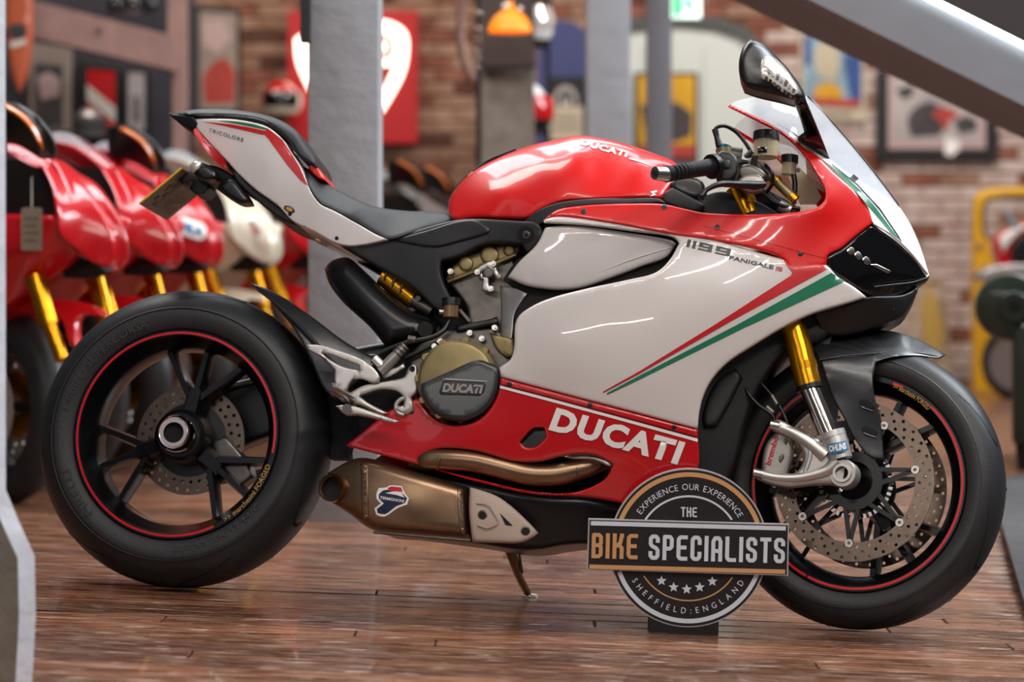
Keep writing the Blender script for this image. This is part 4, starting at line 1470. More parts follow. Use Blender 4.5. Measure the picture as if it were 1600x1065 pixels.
slab(B, 'nose_duct', [(1270, 490), (1330, 472), (1354, 464), (1411, 460), (1435, 448), (1427, 468), (1419, 482), (1410, 494), (1357, 514), (1310, 524), (1285, 520)],
     [(1280, 500, .10), (1354, 466, .11), (1435, 449, .035), (1412, 490, .05), (1357, 512, .07)], 'black', bike, back='mirror', rnd=4, drop=.006)
tube(B, 'duct_clip', [(1396, 478, .066), (1396, 485, .066)], .002, 'void', bike, n=1)

# ---- windscreen
sw = [(1137, 165, .11), (1149, 158, .09), (1196, 148, .045), (1230, 150, .03), (1264, 152, .008), (1304, 195, .004), (1355, 256, .004), (1406, 322, .01), (1328, 272, .096), (1297, 249, .121), (1247, 216, .145),
      (1189, 190, .13), (1240, 180, .10), (1300, 225, .07)]
scr, ss = slab(B, 'windscreen', [(1140, 163), (1149, 158), (1172, 152), (1196, 147.5), (1230, 148), (1264, 151.5), (1304, 195.5), (1355, 256), (1389, 300), (1405, 322), (1366, 297), (1328, 273), (1297, 250), (1262, 232), (1237, 214),
                                 (1205, 194), (1170, 177)], sw, 'smoke_screen', bike, back=.003, step=8, mir=True)
scr['label'] = 'clear blue-tinted windscreen'
tube(B, 'screen_edge', [(1262, 150, .012), (1304, 194.5, .006), (1355, 255, .006), (1389, 299, .008), (1405, 321, .012)], .0018, 'dark_grey', bike)
tube(B, 'screen_line', [(1214, 193, .126), (1240, 208, .142), (1262, 228, .147)], .001, 'dark_grey', bike)

# ---- mirror
mh, ms = slab(B, 'mirror', [(1174, 60), (1162, 72), (1156, 88), (1154, 104), (1156, 120), (1162, 135), (1182, 142), (1216, 150), (1250, 158), (1259, 155), (1257, 145), (1237, 114), (1216, 90), (1196, 70)],
              [(1165, 70, .36), (1155, 110, .37), (1200, 140, .36), (1256, 153, .31), (1216, 92, .33), (1200, 110, .365)], 'satin_black', bike, back=.055, rnd=10, drop=.02, step=6)
mh['label'] = 'black mirror with built-in indicator'
ml, mls = slab(B, 'indicator_lens', [(1191, 90), (1200, 88), (1210, 90), (1224, 102), (1238, 121), (1248, 138), (1247, 147), (1242, 150), (1215, 135), (1189, 122), (1188, 105)], lambda p: ms(p) + .003, 'lens', mh, back=.004, rnd=4, drop=.004)
for r_ in range(3):
    for q in range(6 + r_):
        t = (q + .5) / (6 + r_)
        x0 = 1193 + 5 * (r_ == 1) + t * (38 + 6 * r_)
        y0 = 94 + r_ * 11 + t * (33 + 2 * r_)
        decal(B, 'lens_facet', [(x0, y0), (x0 + 4, y0 + 2), (x0 + 3, y0 + 8), (x0 - 1.5, y0 + 5)], mls, 'disc' if (q + r_) % 2 else 'steel', mh)
slab(B, 'mirror_stalk', [(1240, 156), (1259, 155), (1272, 186), (1285, 218), (1296, 246), (1288, 247), (1268, 236), (1247, 222), (1246, 214), (1256, 206), (1250, 184)],
     [(1248, 157, .31), (1272, 186, .25), (1292, 244, .135), (1248, 218, .158)], 'gloss_black', bike, back=.018, rnd=5, drop=.008, step=6)

# ---- handlebar, controls
tube(B, 'bar_end', [(1023, 270.5, .375), (1042, 272, .352)], [.0135, .0155], 'steel', bike, n=1, seg=24)
tube(B, 'bar_end_cap', [(1022, 270.5, .377), (1028, 271, .37)], .007, 'void', bike, n=1, seg=16)
tube(B, 'hand_grip', [(1041, 272, .353), (1060, 269, .33), (1090, 264, .29), (1113, 260, .26)], [.0175, .0155, .0165, .0175], 'seat', bike, n=4, seg=20)['label'] = 'black rubber hand grip'
for q in range(5):
    t = q / 8
    x, y, w_ = 1052 + 46 * t, 270.5 - 8 * t, .345 - .07 * t
    tube(B, 'grip_rib', [(x, y, w_), (x + 1.4, y - .2, w_ - .002)], .0166, 'dark_grey', bike, n=1, seg=16)
tube(B, 'grip_flange', [(1111, 260.5, .262), (1117, 259.5, .254)], .026, 'satin_black', bike, n=1, seg=24)
slab(B, 'switch_housing', [(1116, 244), (1126, 236), (1142, 238), (1152, 246), (1153, 270), (1147, 282), (1130, 284), (1118, 274)], .25, 'black', bike, back=.05, rnd=7)
slab(B, 'switch_button', [(1128, 248), (1140, 250), (1142, 262), (1130, 264)], .256, 'dark_grey', bike, back=.01, rnd=3)
tube(B, 'handlebar', [(1113, 260, .26), (1150, 256, .19), (1180, 262, .13)], .012, 'satin_black', bike, n=2)
tube(B, 'bar_clamp', [(1150, 270, .16), (1172, 262, .15), (1186, 272, .14)], [.018, .022, .016], 'caliper', bike, n=3, seg=16)
slab(B, 'brake_master', [(1150, 262), (1168, 256), (1192, 266), (1200, 276), (1190, 286), (1166, 284), (1152, 278)], .2, 'dark_alloy', bike, back=.03, rnd=6)
slab(B, 'lever_bracket', [(1148, 286), (1160, 276), (1186, 272), (1196, 284), (1190, 298), (1170, 300)], .21, 'caliper', bike, back=.02, rnd=4)
tube(B, 'brake_lever', [(1097, 306, .33), (1105, 296, .325), (1125, 287.5, .30), (1150, 288, .26), (1176, 289, .23), (1194, 288, .21)], [.0055, .005, .0065, .008, .009, .007], 'satin_black', bike, n=4, seg=12)
tube(B, 'lever_ball', [(1093, 303, .332), (1096, 308, .332), (1100, 312, .332)], [.004, .0085, .004], 'satin_black', bike, n=3, seg=14)
tube(B, 'blue_cap', [(1130, 233, .12), (1131, 227, .12)], .0155, 'blue_anod', bike, n=1, seg=24)
tube(B, 'fork_cap', [(1133, 247, .12), (1130, 232, .12)], .017, 'bronze', bike, n=1, seg=20)
tube(B, 'top_clamp', [(1140, 243, .10), (1158, 246, .10)], .020, 'dark_alloy', bike, n=1, seg=16)
tube(B, 'fork_leg_top', [(1152, 292, .10), (1172, 335, .10)], .026, 'gold', bike, n=1, seg=28)
tube(B, 'sensor_boot', [(1124, 228, .13), (1120, 214, .13), (1117, 202, .13)], [.008, .006, .007], 'satin_black', bike)
tube(B, 'control_cable', [(1117, 203, .13), (1122, 198, .13), (1134, 197, .12), (1150, 206, .11), (1164, 222, .11), (1175, 240, .12)], .0042, 'satin_black', bike)
tube(B, 'cable_end', [(1176, 238, .12), (1166, 247, .12)], .009, 'satin_black', bike, n=1)
tube(B, 'brake_reservoir', [(1197, 246, .16), (1197, 218, .16)], [.025, .0265], 'fluid', bike, n=1, seg=24)
tube(B, 'reservoir_cap', [(1197, 220, .16), (1197, 206, .16)], [.0285, .0265], 'satin_black', bike, n=1, seg=24)
slab(B, 'reservoir_window', [(1184, 229), (1198, 229), (1198, 238), (1184, 238)], .19, 'gloss_black', bike, back=.01, rnd=2)
tube(B, 'reservoir_stay', [(1180, 242, .19), (1178, 258, .18), (1186, 270, .17)], .007, 'dark_alloy', bike)
tube(B, 'clutch_reservoir', [(1232, 273, .10), (1233.5, 254, .10)], .0155, 'fluid', bike, n=1, seg=20)
tube(B, 'reservoir_cap', [(1233.5, 255, .10), (1234, 243, .10)], .0185, 'satin_black', bike, n=1, seg=20)
tube(B, 'reservoir_bracket', [(1240, 272, .10), (1242, 290, .10), (1240, 318, .10)], .006, 'satin_black', bike)
tube(B, 'bracket_bolt', [(1247, 266, .11), (1247, 266, .09)], .005, 'steel', bike, n=1)
tube(B, 'steering_damper', [(1203, 273, .14), (1241, 311, .14)], .0105, 'bronze', bike, n=1, seg=18)
tube(B, 'damper_band', [(1212, 281, .14), (1215, 284.5, .14)], .0125, 'gold', bike, n=1, seg=16)
tube(B, 'damper_end', [(1236, 306, .14), (1243, 313, .14)], .0115, 'gold', bike, n=1, seg=16)
tube(B, 'damper_joint', [(1190, 258, .15), (1204, 274, .14)], .009, 'steel', bike, n=1)
tube(B, 'brake_hose', [(1196, 258, .17), (1206, 270, .18), (1207, 286, .17), (1198, 300, .15)], .004, 'satin_black', bike)
tube(B, 'brake_hose', [(1188, 296, .16), (1204, 312, .15), (1226, 322, .14), (1250, 326, .13)], .0045, 'satin_black', bike)
tube(B, 'wiring_loom', [(1196, 300, .12), (1214, 316, .12), (1240, 322, .12)], .009, 'black', bike)
tube(B, 'ignition_barrel', [(1218, 320, .13), (1236, 328, .13)], .012, 'alloy', bike, n=1)
slab(B, 'yoke', [(1140, 296), (1180, 290), (1230, 312), (1250, 326), (1240, 336), (1150, 334)], .08, 'satin_black', bike, back='mirror', rnd=4)
slab(B, 'dash_panel', [(1226, 262), (1244, 256), (1268, 282), (1284, 308), (1276, 318), (1250, 318)], -.05, 'fluid', bike, back=.01)

# ---- front wheel, steered
FC = B.P(1346, 758, 0)
frot = (math.radians(-1.5), 0, math.radians(-13.0))
fwh = wheel('front_wheel', FC, frot, .300, .061, .226, .050, (-115, 47), (66, 186, 306), 'black three-arm front wheel with red rim stripe')
for st in ((66, 72), (115, 244)):
    lathe('rim_stripe', [(.2175, -.0506), (.2225, -.0506), (.2225, -.048), (.2175, -.048)], 'rim_stripe', fwh, seg=60, closed=True, a0=math.radians(st[0]), a1=math.radians(st[1]))
arc_text(fwh, '>> marchesini FORGED', .210, 59, 24, .0105, -.0515, 'tan_text')
arc_text(fwh, '120/70 ZR 17', .243, -50, 34, .014, -.0575, 'tyre_wall', 'moulded_lettering', outward=False)
for yy in (-.072, .066):
    d = disc_ring(fwh, yy, .167, .128, .0048, 'disc', 34, (.22, .52, .8), .0036, 'drilled front brake disc')
    # carrier spider with bobbins
    bm = bmesh.new()
    for k in range(7):
        a = 2 * math.pi * k / 7 + .2
        for s in (-1, 1):
            p0 = (.045 * math.cos(a + s * .38), .045 * math.sin(a + s * .38))
            p1 = (.128 * math.cos(a), .128 * math.sin(a))
            dx, dz = p1[0] - p0[0], p1[1] - p0[1]
            L = math.hypot(dx, dz)
            nx, nz = -dz / L * .0045, dx / L * .0045
            vs = [bm.verts.new((p[0] + e * nx, y, p[1] + e * nz)) for y in (yy - .003, yy + .003) for p in (p0, p1) for e in (-1, 1)]
            for f in ((0, 1, 3, 2), (4, 6, 7, 5), (0, 4, 5, 1), (2, 3, 7, 6), (0, 2, 6, 4), (1, 5, 7, 3)):
                bm.faces.new([vs[i] for i in f])
    finish(bm, 'disc_carrier', 'satin_black', fwh)
    lathe('carrier_ring', [(.04, yy - .004), (.06, yy - .004), (.06, yy + .004), (.04, yy + .004)], 'satin_black', fwh, seg=40, closed=True)
    for k in range(7):
        a = 2 * math.pi * k / 7 + .2
        sg = -1 if yy < 0 else 1
        lathe('disc_bobbin', [(.0035, yy + sg * .006), (.0085, yy + sg * .006), (.0095, yy), (.0035, yy)], 'steel', fwh, seg=14, closed=True, loc=(.13 * math.cos(a), 0, .13 * math.sin(a)))
bm = bmesh.new()
for k in range(40):                       # toothed speed sensor ring
    a = 2 * math.pi * k / 40
    vs = []
    for y in (-.058, -.054):
        for r, da in ((.070, -.04), (.079, -.04), (.079, .04), (.070, .04)):
            vs.append(bm.verts.new((r * math.cos(a + da), y, r * math.sin(a + da))))
    for f in ((0, 1, 2, 3), (7, 6, 5, 4), (0, 4, 5, 1), (1, 5, 6, 2), (2, 6, 7, 3), (3, 7, 4, 0)):
        bm.faces.new([vs[i] for i in f])
finish(bm, 'sensor_ring', 'steel', fwh)
tube3('valve_stem', [(.19 * math.cos(-2.2), -.02, .19 * math.sin(-2.2)), (.165 * math.cos(-2.2), -.03, .165 * math.sin(-2.2))], .005, 'satin_black', fwh, n=1)

# ---- fork, caliper, fender (near side at w=+, far side at w=-)
tube(B, 'fork_tube', [(1212, 440, .112), (1243, 521, .118), (1258, 580, .122), (1264, 603, .123)], [.0262, .0262, .0268, .0268], 'gold', bike, n=3, seg=32)['label'] = 'gold fork outer tube'
tube(B, 'fork_collar', [(1255, 566, .122), (1258, 578, .122)], .0276, 'gold', bike, n=1, seg=32)
tube(B, 'fork_seal', [(1263.5, 601, .123), (1265.5, 608, .123)], .0275, 'satin_black', bike, n=1, seg=32)
tube(B, 'fork_slider', [(1265, 606, .123), (1297, 684, .127)], .0205, 'chrome', bike, n=1, seg=32)['label'] = 'chrome fork leg'
tube(B, 'fork_tube', [(1245, 440, -.09), (1262, 490, -.09), (1285, 560, -.09)], .0262, 'gold', bike, n=2, seg=24)
tube(B, 'fork_slider', [(1285, 560, -.09), (1330, 690, -.09)], .0205, 'chrome', bike, n=1, seg=24)
tube(B, 'fork_foot', [(1299, 676, .128), (1306, 696, .13), (1313, 718, .132)], [.0285, .0275, .026], 'alloy', bike, n=2, seg=28)
tube(B, 'fork_clamp', [(1297, 676, .128), (1300, 684, .128)], .031, 'alloy', bike, n=1, seg=28)
decal(B, 'fork_label', [(1292.5, 694), (1322, 688), (1326, 703), (1297, 710)], [(1292, 694, .156), (1297, 710, .156), (1307, 691, .164), (1311, 707, .164), (1322, 688, .156), (1326, 703, .156)], 'blue', bike, step=4)
lettering(B, 'fork_lettering', 'OHLINS', (1296, 706.5), (1323, 701), (1294.5, 696), [(1292, 694, .156), (1297, 710, .156), (1307, 691, .164), (1311, 707, .164), (1322, 688, .156), (1326, 703, .156)], 'decal_white', bike, bold=.05, off=.0028)
axc = B.P(1319.5, 741, .13)
lathe('axle_clamp', [(.019, -.02), (.027, -.02), (.0295, -.015), (.0295, .02), (.019, .02)], 'alloy', bike, seg=36, closed=True, loc=axc, rot=frot)
lathe('axle_nut', [(.0135, -.026), (.019, -.026), (.020, -.018), (.0135, -.018)], 'steel', bike, seg=24, closed=True, loc=axc, rot=frot)
lathe('axle_bore', [(0, -.012), (.0142, -.012), (.0142, -.024)], 'void', bike, seg=24, loc=axc, rot=frot)
tube(B, 'pinch_bolt', [(1311, 764, .14), (1315, 768, .14)], .006, 'steel', bike, n=1)
tube(B, 'caliper_arm', [(1183, 739, .135), (1215, 746, .137), (1250, 746, .138), (1290, 736, .138), (1308, 722, .136)], [.0085, .0095, .010, .013, .018], 'alloy', bike, n=4, seg=16)
tube(B, 'caliper_arm', [(1210, 664, .132), (1235, 674, .135), (1262, 690, .138), (1290, 712, .138)], [.0085, .010, .012, .016], 'alloy', bike, n=4, seg=16)
tube(B, 'caliper_arm', [(1262, 690, .137), (1266, 712, .137), (1258, 738, .137)], .007, 'alloy', bike, n=4)
slab(B, 'fork_casting', [(1206, 657), (1217, 655), (1240, 667), (1262, 682), (1283, 681), (1298, 700), (1322, 720), (1331, 742), (1320, 763), (1300, 757), (1270, 757), (1230, 761), (1200, 755), (1182, 747), (1180, 736),
                         (1190, 733), (1225, 743), (1247, 735), (1256, 715), (1250, 696), (1235, 684), (1207, 672)], .142, 'alloy', bike, back=.024, rnd=7, drop=.009)
for x, y in ((1183, 739), (1209, 664)):
    tube(B, 'arm_bolt', [(x - 5, y - 1, .135), (x + 9, y + 2, .136)], .0105, 'steel', bike, n=1, seg=14)
cal, cs = slab(B, 'brake_caliper', [(1211, 676), (1222, 668), (1236, 672), (1240, 698), (1236, 722), (1228, 745), (1208, 751), (1190, 738), (1192, 712), (1198, 692)], .118, 'caliper', bike, back=.06, rnd=7)
cal['label'] = 'grey brake caliper with red lettering'
lettering(B, 'caliper_lettering', 'brembo', (1204, 727), (1217, 682), (1195, 724), cs, 'decal_red', cal, bold=.02)
for pts in ([(1222, 684), (1231, 682), (1233, 694), (1224, 698)], [(1217, 706), (1227, 703), (1226, 722), (1215, 726)]):
    slab(B, 'caliper_window', pts, lambda p: cs(p) + .001, 'dark_alloy', cal, back=.002, rnd=3)
tube(B, 'front_brake_hose', [(1180, 560, .09), (1166, 590, .10), (1168, 612, .11), (1185, 632, .12), (1206, 648, .125), (1214, 668, .12)], .004, 'satin_black', bike)
tube(B, 'front_brake_hose', [(1172, 580, .09), (1196, 606, .10), (1215, 630, .115), (1226, 650, .12), (1232, 668, .12)], .0035, 'satin_black', bike)
tube(B, 'hose_union', [(1198, 636, .12), (1208, 645, .123)], .0065, 'dark_alloy', bike, n=1)
tube(B, 'hose_union', [(1206, 618, .12), (1214, 632, .123)], .006, 'dark_alloy', bike, n=1)

fe, fes = slab(B, 'front_fender', [(1260, 528), (1284, 522), (1320, 516), (1364, 515), (1398, 518), (1430, 528), (1456, 541), (1478, 554), (1468, 560), (1440, 556), (1415, 556), (1390, 559), (1369, 565), (1364, 590), (1366, 615), (1376, 660), (1382, 718),
                                   (1359, 713), (1336, 686), (1318, 652), (1302, 622), (1290, 590), (1281, 562), (1272, 548)],
               [(1262, 530, .05), (1320, 518, .02), (1364, 517, .01), (1430, 530, .0), (1476, 554, -.01), (1440, 555, .045), (1369, 563, .083), (1300, 560, .09), (1376, 660, .092), (1381, 716, .092), (1300, 615, .095), (1340, 690, .095), (1364, 540, .06), (1420, 540, .035)],
               'carbon', bike, back=.004, rnd=3, drop=.003, step=7, corner=60)
fe['label'] = 'carbon fibre front fender'
slab(B, 'front_fender', [(1262, 545), (1284, 530), (1320, 522), (1364, 520), (1398, 524), (1430, 534), (1456, 545), (1472, 556), (1440, 560), (1369, 568), (1300, 580)],
     [(1262, 546, -.05), (1320, 524, -.03), (1430, 536, -.02), (1472, 556, -.015), (1300, 578, -.085), (1369, 566, -.085), (1440, 560, -.06)], 'carbon', bike, back=.004)
tube(B, 'fender_edge', [(1281, 562, .092), (1310, 557, .093), (1345, 553, .085), (1369, 552, .075), (1400, 548, .055), (1440, 552, .04), (1470, 558, .0)], .0018, 'carbon', fe)
for x, y in ((1355, 632), (1359, 673)):
    slab(B, 'fender_louvre', ngon(x, y, 14, 9, rot=.35), lambda p: fes(p) + .0015, 'void', fe, back=.003, rnd=3)
    slab(B, 'louvre_lip', [(x - 11, y + 1), (x - 2, y + 5), (x + 10, y + 9), (x + 11, y + 12), (x, y + 9), (x - 9, y + 5)], lambda p: fes(p) + .004, 'carbon', fe, back=.003, rnd=1.5)
slab(B, 'inner_fender', [(1255, 545), (1275, 530), (1300, 526), (1290, 560), (1300, 600), (1320, 650), (1335, 690), (1320, 680), (1290, 640), (1270, 590)], .06, 'black', bike, back=.004)
# ------------------------------------------------------------------ shop sign standing in front of the front wheel
YS = -.2
SM = Matrix.Translation((at(1076, 985, YS).x, YS, floor_z(.36, YS))) @ Matrix.Rotation(math.radians(1.7), 4, 'Y')
S = Frame(SM)
sign = empty('shop_sign', SM, 'round black and tan shop sign with a wide name bar standing before the front wheel', 'sign')
scx, scy, sR = 1076, 855.5, 124


def arc_pts(r, a0, a1, n):
    return [(scx + r * math.cos(math.radians(a0 + (a1 - a0) * i / n)), scy - r * math.sin(math.radians(a0 + (a1 - a0) * i / n))) for i in range(n + 1)]


mat('sign_edge', '#b9b3b4', .6)
bar = [(919.5, 810), (1233, 818.5), (1231.5, 899), (917, 889.5)]
d1, _ = slab(S, 'sign_disc', arc_pts(sR, 0, 360, 64)[:-1], .0, 'sign_edge', sign, back=.012)
slab(S, 'sign_disc_face', arc_pts(sR - 2.2, 0, 360, 64)[:-1], .0015, 'sign_black', d1, back=.002)
b1, _ = slab(S, 'sign_bar', bar, .012, 'sign_edge', sign, back=.012, smooth=False)
slab(S, 'sign_bar_face', [(921.5, 812), (1231, 820.4), (1229.5, 897), (919, 887.6)], .0135, 'sign_black', b1, back=.002, smooth=False)


def band(name, r0, r1, a0, a1, m, w):
    slab(S, name, arc_pts(r1, a0, a1, 40) + arc_pts(r0, a1, a0, 40), w, m, d1, back=.001, smooth=False, step=6)


band('ring_band', 111, 118, 20, 158, 'sign_tan', .0025)
band('ring_band', 111, 118, 199, 341, 'sign_grey', .0025)
band('inner_arc', 79, 82, 33, 147, 'sign_grey', .0025)
band('inner_arc', 81.5, 83.5, 212, 326, 'sign_tan', .0025)
slab(S, 'bar_strip', [(923.5, 813.7), (1228, 822), (1227.8, 828.5), (923, 820.3)], .0145, 'sign_grey', b1, back=.001, smooth=False)
slab(S, 'bar_strip', [(921, 881.6), (1227, 889.6), (1226.5, 896.2), (920.5, 888)], .0145, 'sign_tan', b1, back=.001, smooth=False)


def bar_word(txt, bl, br, tl, m, bold):
    """condensed round-cornered capitals drawn as strokes, one object per letter"""
    G = {'B': [[(0, 0), (0, 1), (.75, 1), (1, .9), (1, .6), (.8, .52), (0, .52)], [(.8, .52), (1, .42), (1, .1), (.75, 0), (0, 0)]],
         'I': [[(.5, 0), (.5, 1)]], 'K': [[(0, 0), (0, 1)], [(1, 1), (.75, .62), (0, .46)], [(.6, .56), (1, .42), (1, 0)]],
         'E': [[(1, 1), (.25, 1), (0, .9), (0, .1), (.25, 0), (1, 0)], [(0, .52), (.85, .52)]],
         'S': [[(1, .8), (1, .9), (.75, 1), (.25, 1), (0, .9), (0, .65), (.2, .55), (.8, .45), (1, .36), (1, .1), (.75, 0), (.25, 0), (0, .1), (0, .22)]],
         'P': [[(0, 0), (0, 1), (.75, 1), (1, .9), (1, .55), (.75, .45), (0, .45)]],
         'C': [[(1, .75), (1, .9), (.75, 1), (.25, 1), (0, .9), (0, .1), (.25, 0), (.75, 0), (1, .1), (1, .25)]],
         'A': [[(0, 0), (0, .85), (.25, 1), (.75, 1), (1, .85), (1, 0)], [(0, .4), (1, .4)]],
         'L': [[(0, 1), (0, .1), (.25, 0), (1, 0)]], 'T': [[(0, 1), (1, 1)], [(.5, 1), (.5, 0)]], 'H': [[(0, 0), (0, 1)], [(1, 0), (1, 1)], [(0, .52), (1, .52)]]}
    bl, br, tl = (np.array(q, float) for q in (bl, br, tl))
    H = np.linalg.norm(tl - bl)
    th = bold * H
    ex, ey = (br - bl) / np.linalg.norm(br - bl), (tl - bl) / H
    wid = {c: (.0 if c == 'I' else 1.0) for c in G}
    n = len(txt)
    gap = th * .75
    ni = txt.count('I')
    total = np.linalg.norm(br - bl)
    cw = (total - n * th - (n - 1) * gap) / (n - ni)
    x = 0.0
    for ch in txt:
        w = 0 if ch == 'I' else cw
        bm = bmesh.new()
        lift = [.0150]

        def quad(ps):
            lift[0] += .00004
            bm.faces.new([bm.verts.new(S.P(p[0], p[1], lift[0])) for p in ps])
        for st in G[ch]:
            P2 = [bl + ex * (x + th / 2 + u * w) + ey * (th / 2 + v * (H - th)) for u, v in st]
            for i in range(len(P2) - 1):
                d = P2[i + 1] - P2[i]
                d = d / (np.linalg.norm(d) + 1e-9)
                nn = np.array((-d[1], d[0])) * th / 2
                e0 = d * th * (.5 if i == 0 and False else 0)
                quad([P2[i] + nn - e0, P2[i] - nn - e0, P2[i + 1] - nn, P2[i + 1] + nn])
            for i, p in enumerate(P2):
                if 0 < i < len(P2) - 1:
                    quad([p + np.array((math.cos(a), math.sin(a))) * th / 2 for a in [2 * math.pi * k / 10 for k in range(10)]])
                else:
                    quad([p + ex * a * th / 2 + ey * b_ * th / 2 for a, b_ in ((-1, -1), (1, -1), (1, 1), (-1, 1))])
        o = finish(bm, 'sign_letter', m, b1, recalc=False)
        x += w + th + gap


bar_word('BIKE', (924, 871.5), (996, 873.5), (925, 832), 'sign_tan', .155)
bar_word('SPECIALISTS', (1013, 874), (1226, 879.8), (1014, 834.5), 'sign_grey', .155)
bar_word('THE', (1064, 807), (1089, 807.7), (1064, 791.7), 'sign_grey', .15)


def ring_word(txt, r, a0, a1, h, up):
    """letters one by one along the ring, evenly spaced by their own widths"""
    ms, wd = [], []
    sc = h / .73 * .9
    for ch in txt:
        if ch == ' ':
            ms.append(None)
            wd.append(3.2)
            continue
        me = text_mesh(ch, 0.0)
        co = np.array([v.co[:2] for v in me.vertices])
        ms.append((me, co))
        wd.append((co[:, 0].max() - co[:, 0].min()) * sc)
    arc = abs(math.radians(a1 - a0)) * r
    gap = (arc - sum(wd)) / (len(txt) - 1)
    sg = 1 if a1 > a0 else -1
    pos = 0.0
    for q, w in zip(ms, wd):
        a = math.radians(a0) + sg * (pos + w / 2) / r
        pos += w + gap
        if q is None:
            continue
        me, co = q
        cxm = (co[:, 0].min() + co[:, 0].max()) / 2
        rad = np.array((math.cos(a), -math.sin(a)))
        tan = np.array((math.sin(a), math.cos(a)))
        base = np.array((scx, scy)) + rad * r
        if not up:
            rad, tan = -rad, -tan
        for v, c in zip(me.vertices, co):
            p = base + tan * (c[0] - cxm) * sc + rad * c[1] * h / .73
            v.co = S.P(p[0], p[1], .0026)
        link('sign_letter', me, 'sign_grey', d1)


ring_word('EXPERIENCE OUR EXPERIENCE', 90.5, 145, 31, 10.2, True)
ring_word('SHEFFIELD:ENGLAND', 102.5, 210, 328, 9.6, False)
for x, y in ((1033.6, 907), (1052.6, 917), (1073, 920.3), (1093.2, 917), (1113, 908)):
    st = [(x + (8.2 if k % 2 == 0 else 3.6) * math.sin(k * math.pi / 5), y - (8.2 if k % 2 == 0 else 3.6) * math.cos(k * math.pi / 5)) for k in range(10)]
    slab(S, 'sign_star', st, .0026, 'sign_grey', d1, back=.001, smooth=False, step=4)
bm = bmesh.new()
xa, xb = S.P(1016, 975, 0).x, S.P(1123, 975, 0).x
box_bm(bm, xa, xb, .001, .08, -.002, .03)
finish(bm, 'sign_foot', 'sign_black', sign)
# ------------------------------------------------------------------ row of sports motorcycles behind, left
mat('bg_red', '#c00d16', .25, coat=.6)
mat('bg_cream', '#d9d0bb', .3, coat=.8)
mat('bg_silver', '#a9a4a2', .3, metal=.6)
mat('card', '#7f6f5e', .8)
mat('card_print', '#64574a', .8)
mat('disc_pale', '#c9c2bd', .35, metal=.6)
GX, GY = -1.535, 2.0
GR = Matrix.Rotation(math.radians(-40), 4, 'Z')
GM = Matrix.Translation((GX, GY, 0)) @ GR
G = Frame(GM)
PLN = Plain()
gb = empty('motorcycle', GM)
cR = Vector((0, 0, .3))
w_ = lathe('front_wheel', [(.226, -.05), (.21, -.045), (.195, -.02), (.195, .02), (.21, .045), (.226, .05)], 'satin_black', gb, seg=48, closed=True, loc=cR)
prof = [(.23 + .07 * (math.sin(math.pi * i / 12) ** .75), -.06 * math.cos(math.pi * i / 12)) for i in range(13)]
lathe('tyre', prof, 'tyre', w_, seg=56, closed=True, angle=60)
for yy in (-.07, .07):
    disc_ring(w_, yy, .16, .10, .005, 'disc_pale', 20, (.3, .7), .006, 'pale drilled brake disc')
    lathe('disc_centre', [(.03, yy - .006), (.098, yy - .006), (.098, yy + .004), (.03, yy + .004)], 'gold', w_, seg=30, closed=True)
for k in range(5):
    a = 2 * math.pi * k / 5
    tube3('spoke', [(.02 * math.cos(a), 0, .02 * math.sin(a)), (.2 * math.cos(a), 0, .2 * math.sin(a))], .016, 'satin_black', w_, n=1, seg=8)
for sg in (1, -1):
    ft0, ft1, ft2 = G.P(54, 432, .11), G.P(77, 508, .105), G.P(97, 562, .10)
    tube3('fork_tube', [(v.x, v.y * sg, v.z) for v in (ft0, ft1)], .028, 'gold', gb, n=1, seg=16)
    tube3('fork_slider', [(v.x, v.y * sg, v.z) for v in (ft1, ft2)], .021, 'gold', gb, n=1, seg=14)
slab(G, 'front_fender', [(-40, 492), (12, 478), (60, 468), (110, 470), (150, 482), (164, 494), (128, 493), (119, 502), (120, 546), (113, 543), (97, 500), (60, 488), (12, 488), (-36, 500)],
     [(-40, 492, .05), (60, 470, .06), (160, 490, .0), (118, 540, .09)], 'bg_red', gb, back=.02, rnd=3)
uf, ufs = slab(G, 'upper_fairing', [(57, 248), (75, 250), (101, 269), (129, 286), (149, 311), (168, 343), (179, 373), (179, 405), (167, 422), (140, 408), (120, 392), (92, 366), (87, 335), (80, 292)],
               [(57, 248, .12), (75, 250, .07), (101, 269, .03), (149, 311, .01), (179, 373, .0), (179, 408, .0), (150, 405, .04), (88, 340, .15), (110, 380, .11), (82, 300, .14)], 'bg_red', gb, back=.05, rnd=6, drop=.012)
lf_, lfs = slab(G, 'side_fairing', [(-230, 335), (12, 334), (87, 336), (108, 368), (129, 395), (126, 404), (70, 445), (12, 482), (-60, 540), (-160, 640), (-280, 640), (-300, 480)],
                [(12, 336, .17), (87, 338, .14), (108, 368, .10), (128, 397, .04), (12, 480, .12), (70, 445, .07), (40, 400, .17), (-150, 350, .2), (-200, 620, .15), (-150, 480, .23)], 'bg_red', gb, back='mirror', rnd=8, drop=.02)
slab(G, 'cockpit_gap', [(-120, 252), (57, 248), (80, 292), (90, 342), (-120, 344)], .10, 'void', gb, back=.05)
slab(G, 'screen_surround', [(-44, 199), (19, 217), (79, 262), (129, 309), (150, 340), (120, 316), (80, 285), (30, 250), (-41, 212)],
     [(-44, 205, .02), (30, 235, .03), (80, 275, .02), (150, 335, .0)], 'bg_red', gb, back='mirror', rnd=3)
slab(G, 'windscreen', [(-38, 203), (-20, 191), (10, 192), (32, 208), (60, 232), (95, 262), (128, 292), (79, 258), (19, 214)], [(-38, 203, .03), (10, 192, .0), (95, 262, .0), (128, 292, .0), (20, 214, .03)], 'smoke_screen', gb, back=.003, mir=True)
